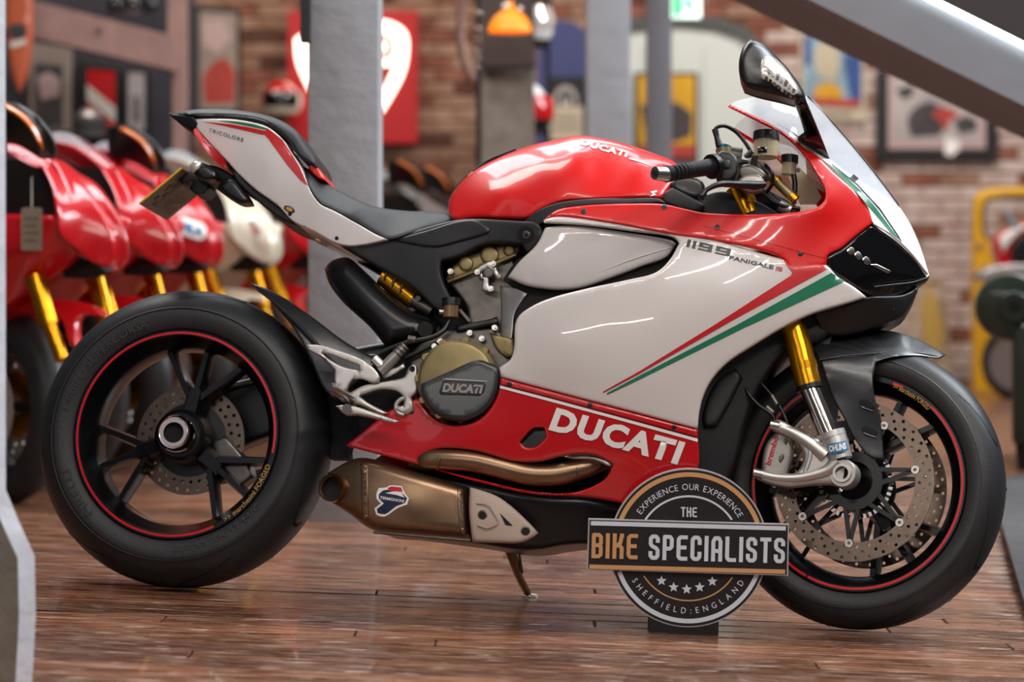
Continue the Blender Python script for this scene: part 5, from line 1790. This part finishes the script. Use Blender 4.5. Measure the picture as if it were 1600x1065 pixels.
mr_, mrs = slab(G, 'mirror', [(-22, 160), (0, 158), (20, 168), (42, 184), (60, 210), (67, 236), (62, 248), (50, 240), (25, 226), (-20, 220)],
                [(-22, 165, .34), (20, 170, .33), (62, 240, .26), (-20, 215, .34)], 'satin_black', gb, back=.05, rnd=8, drop=.015)
slab(G, 'indicator_strip', [(0, 158), (20, 168), (42, 184), (60, 210), (66, 234), (58, 222), (45, 200), (24, 180), (-2, 166)], lambda p: mrs(p) + .004, 'amber', mr_, back=.006, rnd=3)
slab(G, 'mirror_arm', [(-10, 222), (20, 226), (56, 244), (70, 258), (58, 262), (20, 244), (-10, 234)], [(0, 228, .3), (62, 256, .18)], 'bg_red', gb, back=.02, rnd=3)
slab(G, 'undercut_dark', [(94, 414), (118, 399), (150, 412), (166, 424), (140, 434), (100, 434)], .035, 'void', gb, back=.03)  # black sheet standing in for the shade under the nose
tube3('hand_grip', [(-.42, -.36, .93), (-.34, -.22, .95)], .017, 'seat', gb, n=1)
tube3('instrument', [(-.25, -.12, .93), (-.2, -.08, .95)], .02, 'steel', gb, n=1)
tube3('fork_cap', [(-.22, -.1, .93), (-.2, -.1, .97)], .022, 'gold', gb, n=1)
slab(PLN, 'fuel_tank', [(-560, -620), (-540, -700), (-470, -740), (-380, -740), (-280, -690), (-250, -640), (-300, -610), (-420, -600)], [(-470, -735, .05), (-400, -610, .17), (-280, -650, .13), (-550, -640, .08)],
     'bg_red', gb, back='mirror', rnd=8, drop=.02)
slab(PLN, 'seat', [(-850, -640), (-700, -590), (-560, -610), (-540, -580), (-700, -560), (-860, -610)], .11, 'seat', gb, back='mirror', rnd=8)
slab(PLN, 'tail_fairing', [(-1040, -760), (-1000, -775), (-880, -660), (-700, -575), (-560, -580), (-560, -540), (-700, -520), (-900, -600)], .1, 'bg_red', gb, back='mirror', rnd=8)
slab(PLN, 'engine', [(-760, -560), (-300, -560), (-220, -420), (-260, -140), (-560, -110), (-780, -220)], .13, 'satin_black', gb, back='mirror', rnd=8)
rw_ = lathe('rear_wheel', [(.226, -.08), (.20, -.06), (.19, 0), (.20, .06), (.226, .08)], 'satin_black', gb, seg=40, closed=True, loc=(-1.42, 0, .323))
lathe('tyre', [(.23 + .092 * (math.sin(math.pi * i / 12) ** .75), -.095 * math.cos(math.pi * i / 12)) for i in range(13)], 'tyre', rw_, seg=48, closed=True, angle=60)
for k in range(5):
    a = 2 * math.pi * k / 5
    tube3('spoke', [(.02 * math.cos(a), 0, .02 * math.sin(a)), (.2 * math.cos(a), 0, .2 * math.sin(a))], .018, 'satin_black', rw_, n=1, seg=8)
tube3('swingarm', [(-1.42, .11, .323), (-.85, .11, .38)], .03, 'dark_alloy', gb, n=1)
tube3('stand', [(-.6, .12, .2), (-.62, .25, .0)], .01, 'dark_alloy', gb, n=1)


def recolour(root, m, names):
    for ch in root.children:
        if ch.name.split('.')[0] in names:
            ch.material_slots[0].link = 'OBJECT'
            ch.material_slots[0].material = MATS[m]


BODY = ('upper_fairing', 'side_fairing', 'screen_surround', 'fuel_tank', 'tail_fairing', 'front_fender', 'mirror_arm')
GRP = 'sports bikes parked in the row behind'
tag(gb, 'nearest red sports bike of the row, cut by the grey post at the left edge', 'motorcycle', GRP)


def bare(root):
    for c in list(root.children):
        if c.name.split('.')[0] in ('mirror', 'mirror_arm'):
            for d in list(c.children):
                bpy.data.objects.remove(d)
            bpy.data.objects.remove(c)


def place(D, px, label, yaw=-40):
    c = copy_tree(gb)
    c.matrix_world = Matrix.Translation(((px - CX) / F * D, D + CAM.y, 0)) @ Matrix.Rotation(math.radians(yaw), 4, 'Z')
    return tag(c, label, 'motorcycle', GRP)


g2 = place(7.5, 96, 'second red sports bike of the row, with keys hanging in the cockpit')
bare(g2)
g3 = place(8.15, 172, 'third red sports bike of the row, with a white oval sticker on its nose')
g4 = place(8.85, 274, 'cream white sports bike standing between the red ones in the row')
recolour(g4, 'bg_cream', BODY)
bare(g4)
g5 = place(9.6, 372, 'farthest red sports bike, half hidden behind the thick grey post')
bare(g5)
g6 = place(11.0, 588, 'silver and black sports bike seen beyond the seat, beside the thick grey post')
recolour(g6, 'bg_silver', BODY)
g7 = place(11.8, 632, 'dark sports bike seen beyond the seat, right of the silver one')
recolour(g7, 'gloss_black', BODY)
bpy.context.view_layer.update()
G3 = Frame(g3.matrix_world.copy())


def on_fairing(root, fr):
    """depth of the painted panels of a parked bike under a traced point"""
    panels = [c for c in root.children if c.name.split('.')[0] in ('upper_fairing', 'side_fairing')]

    def f(p):
        out = []
        for q in np.asarray(p, float).reshape(-1, 2):
            d = (fr.R @ ray(q[0], q[1])).normalized()
            best = None
            for c in panels:
                ok, loc, _, _ = c.ray_cast(fr.c, d)
                if ok and (best is None or -loc.y > best):
                    best = -loc.y
            out.append(best if best is not None else np.nan)
        out = np.array(out)
        return np.where(np.isnan(out), np.nanmean(out) if not np.all(np.isnan(out)) else .12, out)
    return f


of3 = on_fairing(g3, G3)
st, sts = slab(G3, 'sticker', [(277, 342), (285, 339), (300, 343), (315, 349), (322, 358), (321, 370), (313, 375), (298, 371), (282, 364), (275, 354)], lambda p: of3(p) + .006, 'decal_white', g3, back=.003)
lettering(G3, 'sticker_lettering', 'FILA', (282, 359), (316, 370), (285, 346), sts, 'blue', g3, bold=.05)

# head lamps of the cream bike
G4 = Frame(g4.matrix_world.copy())
slab(G4, 'headlight', [(384, 346), (394, 344), (407, 360), (404, 370), (392, 362)], .09, 'lens', g4, back=.01, rnd=3)


def card(y, x0, x1, y0, y1, sy, label):
    f = FY(y)
    c, s = slab(f, 'price_tag', [(x0, y0 + 3), (x0 + 4, y0), (x1 - 4, y0), (x1, y0 + 3), (x1, y1), (x0, y1)], 0, 'card', None, back=.003, smooth=False)
    settle(c, f.M)
    tag(c, label, 'tag', 'price tags hanging on the parked bikes')
    mid = (x0 + x1) / 2
    part_on(c, y, 'string', [(mid - .8, sy), (mid + .8, sy), (mid + .8, y0 + 2), (mid - .8, y0 + 2)], 'cream', 0, .002)
    for k in range(4):
        yy = y0 + (y1 - y0) * (.22 + .17 * k)
        part_on(c, y, 'print_line', [(x0 + 5, yy), (x1 - 6 - 3 * (k % 2), yy), (x1 - 6 - 3 * (k % 2), yy + (y1 - y0) * .07), (x0 + 5, yy + (y1 - y0) * .05)], 'card_print', .0015, .001)


card(1.62, 33, 66, 324, 391, 276, 'brown card tag hanging on a string from the nearest red bike')
card(2.5, 151, 163, 296, 324, 288, 'small pale key tag hanging in the second red bike')
card(4.2, 430, 443, 348, 395, 322, 'narrow brown tag hanging beside the thick grey post')

# ------------------------------------------------------------------ things on and before the back wall
mat('neon_red', '#a80a12', .5, emit='#c00c16', es=.1)
mat('neon_white', '#fff4e8', .4, emit='#ffe9d2', es=3.2)
mat('amber_glow', '#d9820c', .4, emit='#ff7a08', es=.85)
mat('exit_green', '#18a560', .5, emit='#20b070', es=1.2)
mat('exit_white', '#e8fff4', .5, emit='#e8fff4', es=1.6)
mat('brown_panel', '#41332b', .5)
mat('frame_black', '#151517', .5)
mat('mat_pink', '#b49a98', .7)
mat('photo_grey', '#a8a09e', .7, noise=.25, nscale=4)
mat('photo_dark', '#3c3839', .7, noise=.3, nscale=6)
mat('poster_blue', '#2c4a86', .7, noise=.2, nscale=5)
mat('poster_sky', '#7f99a8', .7, noise=.3, nscale=5)
mat('poster_yellow', '#c9971c', .7, noise=.2, nscale=5)
mat('poster_red', '#a83a30', .7, noise=.2, nscale=5)
mat('poster_cream', '#b9ad95', .7, noise=.1, nscale=5)
mat('purple_blue', '#3c4270', .7)
mat('surf_orange', '#c05a34', .45, noise=.2, nscale=3, coat=.3)
mat('cab_yellow', '#d9a31a', .4, coat=.3)
mat('leather_green', '#1f2a1c', .42, noise=.2, nscale=8, coat=.2)
mat('arch_trim', '#4b5150', .7)
mat('metal_dark', '#232022', .45, metal=.4)
mat('copper_pink', '#9c776c', .45, metal=.4)
mat('taupe_card', '#94857c', .8, noise=.2, nscale=4)

# lit red sign with a glowing shield
sb = upright('lit_sign', 8.312, [(450, 17), (652, 17), (652, 223), (450, 223)], 'neon_red', 'square red wall sign with a glowing white shield emblem', 'sign', th=.1, smooth=False)
part_on(sb, 8.312, 'shield', [(461, 62), (478, 50), (510, 38), (548, 31), (590, 31), (618, 38), (634, 52), (637, 80), (630, 115), (612, 150), (594, 178), (572, 200), (548, 210), (522, 196), (498, 165), (478, 130), (464, 95)],
        'neon_white', .012, .012, smooth=True, step=10)
part_on(sb, 8.312, 'emblem_mark', [(570, 52), (602, 53), (615, 62), (616, 80), (608, 92), (560, 93), (540, 86), (540, 66)], 'neon_red', .018, .006, smooth=True)
part_on(sb, 8.312, 'emblem_mark', [(580, 64), (600, 64), (606, 70), (603, 80), (590, 83), (575, 80)], 'neon_white', .022, .005, smooth=True)
part_on(sb, 8.312, 'emblem_mark', [(520, 104), (618, 102), (608, 122), (596, 150), (586, 172), (560, 130)], 'neon_red', .018, .006, smooth=False)

# white arch with yellow poster
ar = upright('door_1', 8.2, [(930, 599), (930, 62), (985, 44), (1060, 36), (1118, 42), (1158, 56), (1176, 74), (1178, 599)], 'offwhite', 'pale arched doorway closed with white boarding behind the posts', 'door', th=.1, smooth=False, kind='structure')
part_on(ar, 8.2, 'arch_trim', [(920, 62), (985, 30), (1060, 22), (1122, 28), (1168, 44), (1192, 70), (1192, 90), (1176, 74), (1158, 56), (1118, 42), (1060, 36), (985, 44), (930, 68)], 'arch_trim', .04, .06)
for x in (1005, 1100):
    part_on(ar, 8.2, 'panel_line', [(x, 70), (x + 2, 70), (x + 2, 400), (x, 400)], 'offwhite', .01, .01)
pp = upright('yellow_poster', 8.17, [(992, 113), (1091, 113), (1091, 252), (992, 252)], 'frame_black', 'yellow poster with a dark figure hanging on the white arch', 'poster', th=.03, smooth=False)
part_on(pp, 8.17, 'poster_sheet', [(997, 118), (1086, 118), (1086, 246), (997, 246)], 'poster_yellow')
part_on(pp, 8.17, 'poster_figure', [(1000, 165), (1030, 158), (1060, 162), (1082, 178), (1080, 212), (1050, 222), (1010, 214)], 'photo_dark', .004, smooth=True)
part_on(pp, 8.17, 'poster_band', [(997, 226), (1086, 226), (1086, 246), (997, 246)], 'poster_red', .0045)
ex_ = upright('exit_sign', 6.6, [(1050, -14), (1095, -14), (1095, 27), (1050, 27)], 'exit_white', 'small lit green and white exit sign at the top', 'sign', th=.05, smooth=False)
part_on(ex_, 6.6, 'sign_field', [(1052, -12), (1066, -12), (1066, 24), (1052, 24)], 'exit_green', .004)
part_on(ex_, 6.6, 'running_figure', [(1072, -6), (1078, -4), (1082, 6), (1090, 8), (1082, 12), (1084, 22), (1078, 18), (1076, 10), (1068, 14)], 'exit_green', .004)

# framed race photograph, blue poster
fp = upright('framed_photo', 8.362, [(1370, 110), (1559, 110), (1559, 248), (1370, 248)], 'frame_black', 'wide black framed photograph of racing motorcycles on the brick wall', 'picture', th=.05, smooth=False)
part_on(fp, 8.362, 'mount', [(1388, 116), (1540, 116), (1540, 232), (1388, 232)], 'mat_pink', .003)
part_on(fp, 8.362, 'photograph', [(1397, 118), (1531, 118), (1531, 221), (1397, 221)], 'photo_grey', .0045)
part_on(fp, 8.362, 'photo_shape', [(1400, 140), (1425, 132), (1428, 148), (1410, 156)], 'photo_dark', .006, smooth=True)
part_on(fp, 8.362, 'photo_shape', [(1418, 190), (1430, 168), (1452, 158), (1474, 168), (1478, 196), (1466, 212), (1424, 214)], 'photo_dark', .006, smooth=True)
part_on(fp, 8.362, 'photo_shape', [(1490, 190), (1510, 180), (1526, 188), (1526, 204), (1500, 210)], 'photo_dark', .006, smooth=True)
part_on(fp, 8.362, 'photo_rider', [(1456, 182), (1462, 170), (1478, 168), (1496, 176), (1498, 184), (1484, 186), (1480, 204), (1472, 200), (1470, 188)], 'poster_red', .007, smooth=True)
part_on(fp, 8.362, 'corner_label', [(1478, 214), (1502, 224), (1496, 236), (1486, 244), (1476, 240)], 'decal_white', .008)
bp_ = upright('blue_poster', 8.384, [(1250, 50), (1352, 50), (1352, 190), (1250, 190)], 'poster_cream', 'old blue and yellow racing poster in a cream border on the brick wall', 'poster', th=.03, smooth=False)
part_on(bp_, 8.384, 'poster_sheet', [(1256, 56), (1346, 56), (1346, 164), (1256, 164)], 'poster_sky')
part_on(bp_, 8.384, 'poster_shape', [(1256, 56), (1266, 56), (1268, 100), (1256, 104)], 'poster_blue', .004)
part_on(bp_, 8.384, 'poster_shape', [(1318, 84), (1346, 90), (1346, 160), (1330, 160), (1322, 120)], 'poster_blue', .004)
part_on(bp_, 8.384, 'poster_shape', [(1276, 70), (1300, 64), (1312, 90), (1306, 126), (1282, 122), (1272, 96)], 'poster_cream', .005, smooth=True)
part_on(bp_, 8.384, 'poster_shape', [(1272, 136), (1296, 128), (1314, 138), (1316, 154), (1274, 156)], 'poster_yellow', .006, smooth=True)
part_on(bp_, 8.384, 'poster_shape', [(1268, 152), (1344, 156), (1344, 168), (1268, 164)], 'poster_red', .007)
part_on(bp_, 8.384, 'poster_lettering', [(1284, 174), (1330, 174), (1330, 182), (1284, 182)], 'taupe_card', .004)

# blue arched board with banner
bb = upright('blue_board', 7.8, [(838, 640), (838, 60), (850, 40), (876, 31), (900, 36), (918, 52), (925, 75), (925, 640)], 'purple_blue', 'dark blue arched board between the two tall posts', 'board', th=.05, smooth=False)
bn = upright('banner', 7.78, [(858, 120), (914, 120), (914, 222), (858, 222)], 'frame_black', 'black banner with a round grey emblem before the blue board', 'banner', th=.02, smooth=False)
part_on(bn, 7.78, 'emblem', ngon(884, 158, 19, 25), 'photo_grey', .003)
part_on(bn, 7.78, 'emblem_centre', ngon(884, 160, 14, 18), 'frame_black', .005)
part_on(bn, 7.78, 'emblem_core', ngon(884, 162, 8, 10), 'photo_grey', .007)
part_on(bn, 7.78, 'banner_foot', [(860, 166), (911, 166), (911, 220), (860, 220)], 'poster_cream', .009)
for k in range(2):
    part_on(bn, 7.78, 'banner_line', [(864, 182 + 14 * k), (907, 182 + 14 * k), (907, 187 + 14 * k), (864, 187 + 14 * k)], 'taupe_card', .012)

# dark panel with amber lamp, pole, oval ring
dp = upright('dark_panel', 4.72, [(751, -120), (835, -120), (835, 106), (751, 106)], 'brown_panel', 'dark brown panel above the taupe post behind the amber lamp', 'panel', th=.06, smooth=False)
part_on(dp, 4.72, 'panel_edge', [(751, 101), (835, 101), (835, 107), (751, 107)], 'metal_dark', .006, .01)
fl = FY(4.4)
lc = fl.M @ fl.P(797, 50, 0)
lamp = lathe('pendant_lamp', [(.0, .125), (.012, .125), (.016, .092), (.036, .082), (.062, .062), (.08, .035), (.09, 0), (.086, 0), (.075, .033), (.055, .056), (.0, .072)], 'amber_glow', None, seg=32)
lamp.rotation_euler = (math.pi / 2, 0, 0)
lamp.location = lc
tag(lamp, 'amber glass pendant lamp hanging before the dark panel', 'lamp')
tube3('lamp_cord', [(0, .14, 0), (0, 1.2, 0)], .004, 'metal_dark', lamp, n=1, seg=6)
for x, y, r in ((813, 14, .012), (790, 10, .016)):
    q = fl.M @ fl.P(x, y, .02)
    c = lathe('glass_bead', [(0, -r), (r * .7, -r * .7), (r, 0), (r * .7, r * .7), (0, r)], 'lens', lamp, seg=12)
    bpy.context.view_layer.update()
    c.location = lamp.matrix_world.inverted() @ q
pa, pb_ = at(748, 430, 4.55), at(748, -150, 4.55)
pa.z = 0
tube3('black_pole', [pa, pb_], .011, 'metal_dark', None, n=1, seg=10)
po = bpy.data.objects['black_pole']
settle(po)
tag(po, 'thin black pole with chrome rings left of the taupe post', 'pole')
bpy.context.view_layer.update()
for yy in (20, 45, 62, 78, 92, 106):
    q = po.matrix_world.inverted() @ at(748, yy, 4.55)
    lathe('chrome_ring', [(.011, -.008), (.015, -.004), (.015, .004), (.011, .008)], 'chrome', po, seg=12, loc=q, rot=(math.pi / 2, 0, 0))
rg_ = [at(757 + 38 * math.cos(a), 46 + 88 * math.sin(a), 5.15) for a in [math.pi * (.42 + 1.16 * k / 24) for k in range(25)]]
tube3('oval_ring', rg_, .022, 'copper_pink', None, n=1, seg=10)
settle(bpy.data.objects['oval_ring'])
tag(bpy.data.objects['oval_ring'], 'large oval pinkish copper ring behind the black pole', 'ring')


def helmet(y, cx, cy, rx, ry, shell, visor, lower, label, hook=0):
    f = FY(y)
    c = f.M @ f.P(cx, cy, 0)
    s = F / (y - CAM.y)
    bm = bmesh.new()
    bmesh.ops.create_uvsphere(bm, u_segments=24, v_segments=16, radius=1)
    for v in bm.verts:
        v.co.x *= rx / s * (1.0 + .08 * v.co.y)
        v.co.y *= rx / s * 1.15
        v.co.z *= ry / s
        if v.co.z < -.6 * ry / s:
            v.co.z = -.6 * ry / s - (v.co.z + .6 * ry / s) * .05
    o = finish(bm, 'helmet', shell, None, 50)
    o.location = c
    tag(o, label, 'helmet', 'helmets on display')
    lathe('visor', [(rx / s * 1.2 * math.cos(q), ry / s * 1.02 * math.sin(q)) for q in [-.35 + .8 * k / 6 for k in range(7)]], visor, o, seg=24, a0=.15, a1=2.3, rot=(math.pi / 2, 0, 0), angle=60)
    lathe('chin_guard', [(rx / s * 1.21 * math.cos(q), ry / s * 1.0 * math.sin(q)) for q in [-.66 + .32 * k / 4 for k in range(5)]], lower, o, seg=24, a0=0, a1=math.pi, rot=(math.pi / 2, 0, 0), angle=60)
    if hook:
        tube3('hook', [(0, 0, ry / s * .2), (0, hook, ry / s * .2)], .012, 'metal_dark', o, n=1, seg=8)
    return o


helmet(8.14, 437, 158, 29, 33, 'bg_red', 'gloss_black', 'bg_cream', 'red helmet with a dark visor on the wall left of the lit sign', hook=.275)
helmet(5.3, 812, 172, 46, 48, 'decal_white', 'bg_red', 'gloss_black', 'white and red helmet on the rack right of the taupe post')
helmet(5.3, 812, 34, 46, 48, 'gloss_black', 'lens', 'decal_white', 'black and white helmet hanging high right of the dark panel')
rk = upright('helmet_rack', 5.5, [(852, -100), (859, -100), (859, 640), (852, 640)], 'metal_dark', 'narrow dark upright rack that carries the two helmets', 'rack', th=.03, smooth=False)
for yy in (62, 200):
    part_on(rk, 5.5, 'shelf', [(775, yy), (859, yy), (859, yy + 4), (775, yy + 4)], 'metal_dark', .34, .35)

# ---- left: timber beam, panels, pictures
be = upright('trim_7', 5.6, [(-60, -28), (49, 0), (272, 56), (272, 110), (49, 57), (-60, 30)], 'timber_pink', 'pinkish bare timber beam at the top left', 'beam', th=.2, smooth=False, kind='structure')
part_on(be, 5.6, 'bolt', ngon(154, 49, 4), 'frame_black', .006, .006)
upright('trim_8', 5.7, [(262, -120), (287, -120), (287, 480), (270, 480), (270, 110), (262, 56)], 'timber_pink', 'upright pinkish timber at the end of the bare beam', 'post', th=.15, smooth=False, kind='structure')
upright('wall_left', 6.4, [(-160, -160), (300, -160), (300, 500), (-160, 500)], 'dark_wall', 'dark grey partition under the timber beam', 'wall', th=.1, smooth=False, kind='structure')
p1 = upright('brown_picture', 6.37, [(46, 66), (112, 76), (112, 205), (46, 205)], 'taupe_card', 'faded brown picture next to the orange surfboard', 'picture', th=.03, smooth=False)
part_on(p1, 6.37, 'picture_sheet', [(54, 98), (98, 102), (98, 198), (54, 198)], 'photo_dark', .004)
part_on(p1, 6.37, 'picture_shape', [(58, 120), (76, 112), (94, 124), (92, 150), (64, 156)], 'mat_pink', .006, smooth=True)
p2 = upright('red_picture', 6.36, [(120, 100), (184, 106), (184, 212), (120, 212)], 'frame_black', 'red picture with a cream diagonal band in a black frame', 'picture', th=.04, smooth=False)
part_on(p2, 6.36, 'picture_sheet', [(136, 108), (180, 112), (180, 208), (136, 208)], 'bg_red', .004)
part_on(p2, 6.36, 'diagonal_band', [(136, 132), (180, 168), (180, 190), (136, 156)], 'cream', .006)
p3 = upright('narrow_banner', 6.36, [(194, 108), (232, 112), (232, 214), (194, 214)], 'frame_black', 'narrow grey banner in a black frame under the timber beam', 'banner', th=.04, smooth=False)
part_on(p3, 6.36, 'banner_sheet', [(200, 113), (226, 115), (226, 204), (200, 204)], 'photo_grey', .004)
part_on(p3, 6.36, 'banner_lettering', [(210, 150), (216, 150), (216, 190), (210, 190)], 'photo_dark', .006)
so = upright('surfboard', 5.2, [(9, -60), (22, -130), (34, -130), (45, -60), (49, 10), (47, 70), (40, 115), (29, 143), (18, 115), (11, 60)], 'surf_orange', 'orange surfboard hanging nose down at the top left', 'surfboard', th=.05, rnd=6, drop=.02)
part_on(so, 5.2, 'board_mark', [(14, 40), (26, 36), (42, 42), (40, 58), (24, 62), (14, 54)], 'photo_dark', .003, smooth=True)
part_on(so, 5.2, 'board_stripe', [(16, 66), (40, 60), (41, 68), (16, 75)], 'cream', .003)
p4 = upright('tall_picture', 8.362, [(298, 8), (374, 14), (374, 176), (298, 176)], 'frame_black', 'tall faded pink picture right of the timber upright', 'picture', th=.05, smooth=False)
part_on(p4, 8.362, 'picture_sheet', [(312, 18), (370, 22), (370, 172), (312, 172)], 'taupe_card', .004)
part_on(p4, 8.362, 'picture_shape', [(318, 120), (336, 96), (352, 90), (366, 110), (366, 160), (320, 162)], 'poster_red', .006, smooth=True)
part_on(p4, 8.362, 'picture_shape', [(316, 34), (350, 30), (362, 60), (340, 84), (318, 70)], 'mat_pink', .006, smooth=True)
upright('black_box', 1.4, [(469, -60), (483, -60), (483, 65), (469, 65)], 'frame_black', 'black hanging box on the left edge of the thick grey post', 'box', th=.06, smooth=False)
helmet(6.18, 140, 196, 24, 28, 'bg_silver', 'photo_dark', 'bg_silver', 'silver helmet on the shelf below the red picture')
upright('wall_shelf', 6.04, [(108, 212.6), (172, 212.6), (172, 217), (108, 217)], 'metal_dark', 'thin dark shelf carrying the silver helmet below the red picture', 'shelf', th=.36, smooth=False)
for x, m_ in ((180, 'photo_dark'), (208, 'bg_silver'), (236, 'photo_dark')):
    helmet(6.15, x, 8, 11.5, 22, m_, 'gloss_black', m_, {180: 'dark helmet on top of the timber beam, leftmost of three', 208: 'silver helmet on top of the timber beam, between two dark ones', 236: 'dark helmet on top of the timber beam, rightmost of three'}[x])

# ---- right: yellow cab door, motorcycle tail, green leather chair
cd = upright('cab_door', 7.6, [(1522, 700), (1521, 330), (1524, 306), (1540, 296), (1590, 292), (1680, 292), (1680, 700)], 'cab_yellow', 'yellow vehicle cab door with an open window by the brick wall', 'vehicle door', th=.06, rnd=6, drop=.03,
             holes=[[(1539, 328), (1545, 314), (1570, 310), (1660, 310), (1660, 370), (1545, 370), (1539, 362)]])
part_on(cd, 7.6, 'window_seal', [(1535, 326), (1542, 311), (1570, 306), (1664, 306), (1664, 310), (1570, 310), (1545, 314), (1539, 328), (1539, 362), (1545, 370), (1664, 370), (1664, 374), (1543, 374), (1535, 364)], 'frame_black', .004, .01)
part_on(cd, 7.6, 'door_handle', ngon(1531, 384, 4, 6), 'steel', .01, .02)
GT = Matrix.Translation((2.7, 6.9, 0)) @ Matrix.Rotation(math.radians(-150), 4, 'Z')
T2 = empty('motorcycle', GT, 'red and white motorcycle half hidden behind the green leather chair', 'motorcycle')
ft = Frame(Matrix.Translation((0, 6.8, 0)))
for nm, pts, m_, dp_ in (('tail_fairing', [(1555, 380), (1563, 366), (1585, 354), (1640, 335), (1720, 380), (1720, 430), (1600, 432), (1572, 432), (1560, 410)], 'bg_red', .02),
                         ('tail_flash', [(1562, 372), (1574, 362), (1600, 352), (1612, 348), (1590, 366), (1574, 384), (1568, 396)], 'decal_white', .006),
                         ('screen', [(1570, 330), (1576, 326), (1582, 340), (1596, 356), (1586, 360)], 'poster_sky', .004),
                         ('dark_side', [(1578, 402), (1586, 378), (1610, 362), (1680, 350), (1680, 405), (1590, 412)], 'satin_black', .008),
                         ('seat', [(1528, 428), (1545, 418), (1570, 413), (1700, 408), (1700, 440), (1530, 440)], 'bg_silver', .02)):
    c, s = slab(ft, nm, pts, .1 + (.02 if nm != 'tail_fairing' else 0), m_, None, back=.12 if nm in ('tail_fairing', 'seat') else .02, rnd=5, drop=dp_)
    c.data.transform(GT.inverted() @ ft.M)
    c.parent = T2
yt = 6.95
pc = at(1592, 566, yt)
wl = lathe('rear_wheel', [(.0, -.05), (.12, -.06), (.15, -.06), (.15, .06), (.12, .06), (.0, .05)], 'bg_silver', None, seg=40, closed=True)
for ww in (wl,):
    ww.data.transform(GT.inverted() @ Matrix.Translation(pc) @ Matrix.Rotation(math.radians(-35), 4, 'Z'))
    ww.parent = T2
tw = lathe('tyre', [(.14 + .06 * (math.sin(math.pi * i / 12) ** .75), -.07 * math.cos(math.pi * i / 12)) for i in range(13)], 'tyre', None, seg=48, closed=True, angle=60)
tw.data.transform(GT.inverted() @ Matrix.Translation(pc) @ Matrix.Rotation(math.radians(-35), 4, 'Z'))
tw.parent = T2

YC = 3.05
fcx = Frame(Matrix.Translation((at(1660, 735, YC).x, YC, 0)) @ Matrix.Rotation(math.radians(-12.5), 4, 'Z'))
chm = fcx.M
ch = empty('armchair', chm, 'dark green leather armchair with rolled arm at the right edge', 'armchair')
zc = 0
pA = fcx.P(1576, 480, 0)
s_ = F / (YC - CAM.y)
lathe('arm_roll', [(0, 0), (.08, .0), (.112, .012), (.118, .04), (.118, .7), (0, .7)], 'leather_green', ch, seg=36, loc=pA)
lathe('arm_scroll', [(.02, -.012), (.05, -.012), (.058, .0), (.05, .004)], 'leather_green', ch, seg=28, loc=pA + Vector((.02, 0, 0)))
x0, x1 = fcx.P(1581, 480, 0).x, fcx.P(1640, 480, 0).x
box('arm_panel', x0, x1, .0, .7, .09, pA.z + .02, 'leather_green', ch, bevel=.02)
box('seat_cushion', x1 - .02, x1 + .5, .02, .68, .2, .44, 'leather_green', ch, bevel=.04)
box('backrest', x1 - .05, x1 + .55, .6, .8, .2, 1.0, 'leather_green', ch, bevel=.05)
for xx in (x0 + .04, x1 + .45):
    for yy in (.06, .62):
        lathe('leg', [(0, 0), (.02, 0), (.026, .05), (.03, .1), (0, .1)], 'metal_dark', ch, seg=14, loc=(xx, yy, 0), rot=(math.pi / 2, 0, 0))

# slatted pale stand against the wall
fb = FY(7.9)
bsx = at(1450, 585, 7.9)
bt_ = empty('slatted_stand', Matrix.Translation((bsx.x, 7.9, 0)), 'pale slatted wooden stand against the brick wall behind the front wheel', 'stand')
mat('pale_wood', '#b3a184', .7, noise=.2, nscale=10)
mat('pale_gold', '#b8974c', .6)
ftop = 1.15
for sx in (-1, 1):
    tube3('upright', [(sx * .13, 0, 0), (sx * .07, 0, .62)], .012, 'pale_wood', bt_, n=1, seg=8)
for k in range(11):
    t = k / 10
    hw_ = .14 - .06 * t
    box('slat', -hw_, hw_, -.02, -.008, .06 + .54 * t - .012, .06 + .54 * t + .012, 'pale_wood', bt_)
slab(Plain(), 'emblem', [(-30, -330), (0, -420), (40, -330), (60, -180), (20, -120), (-20, -200)], .035, 'pale_gold', bt_, back=.01, rnd=4)
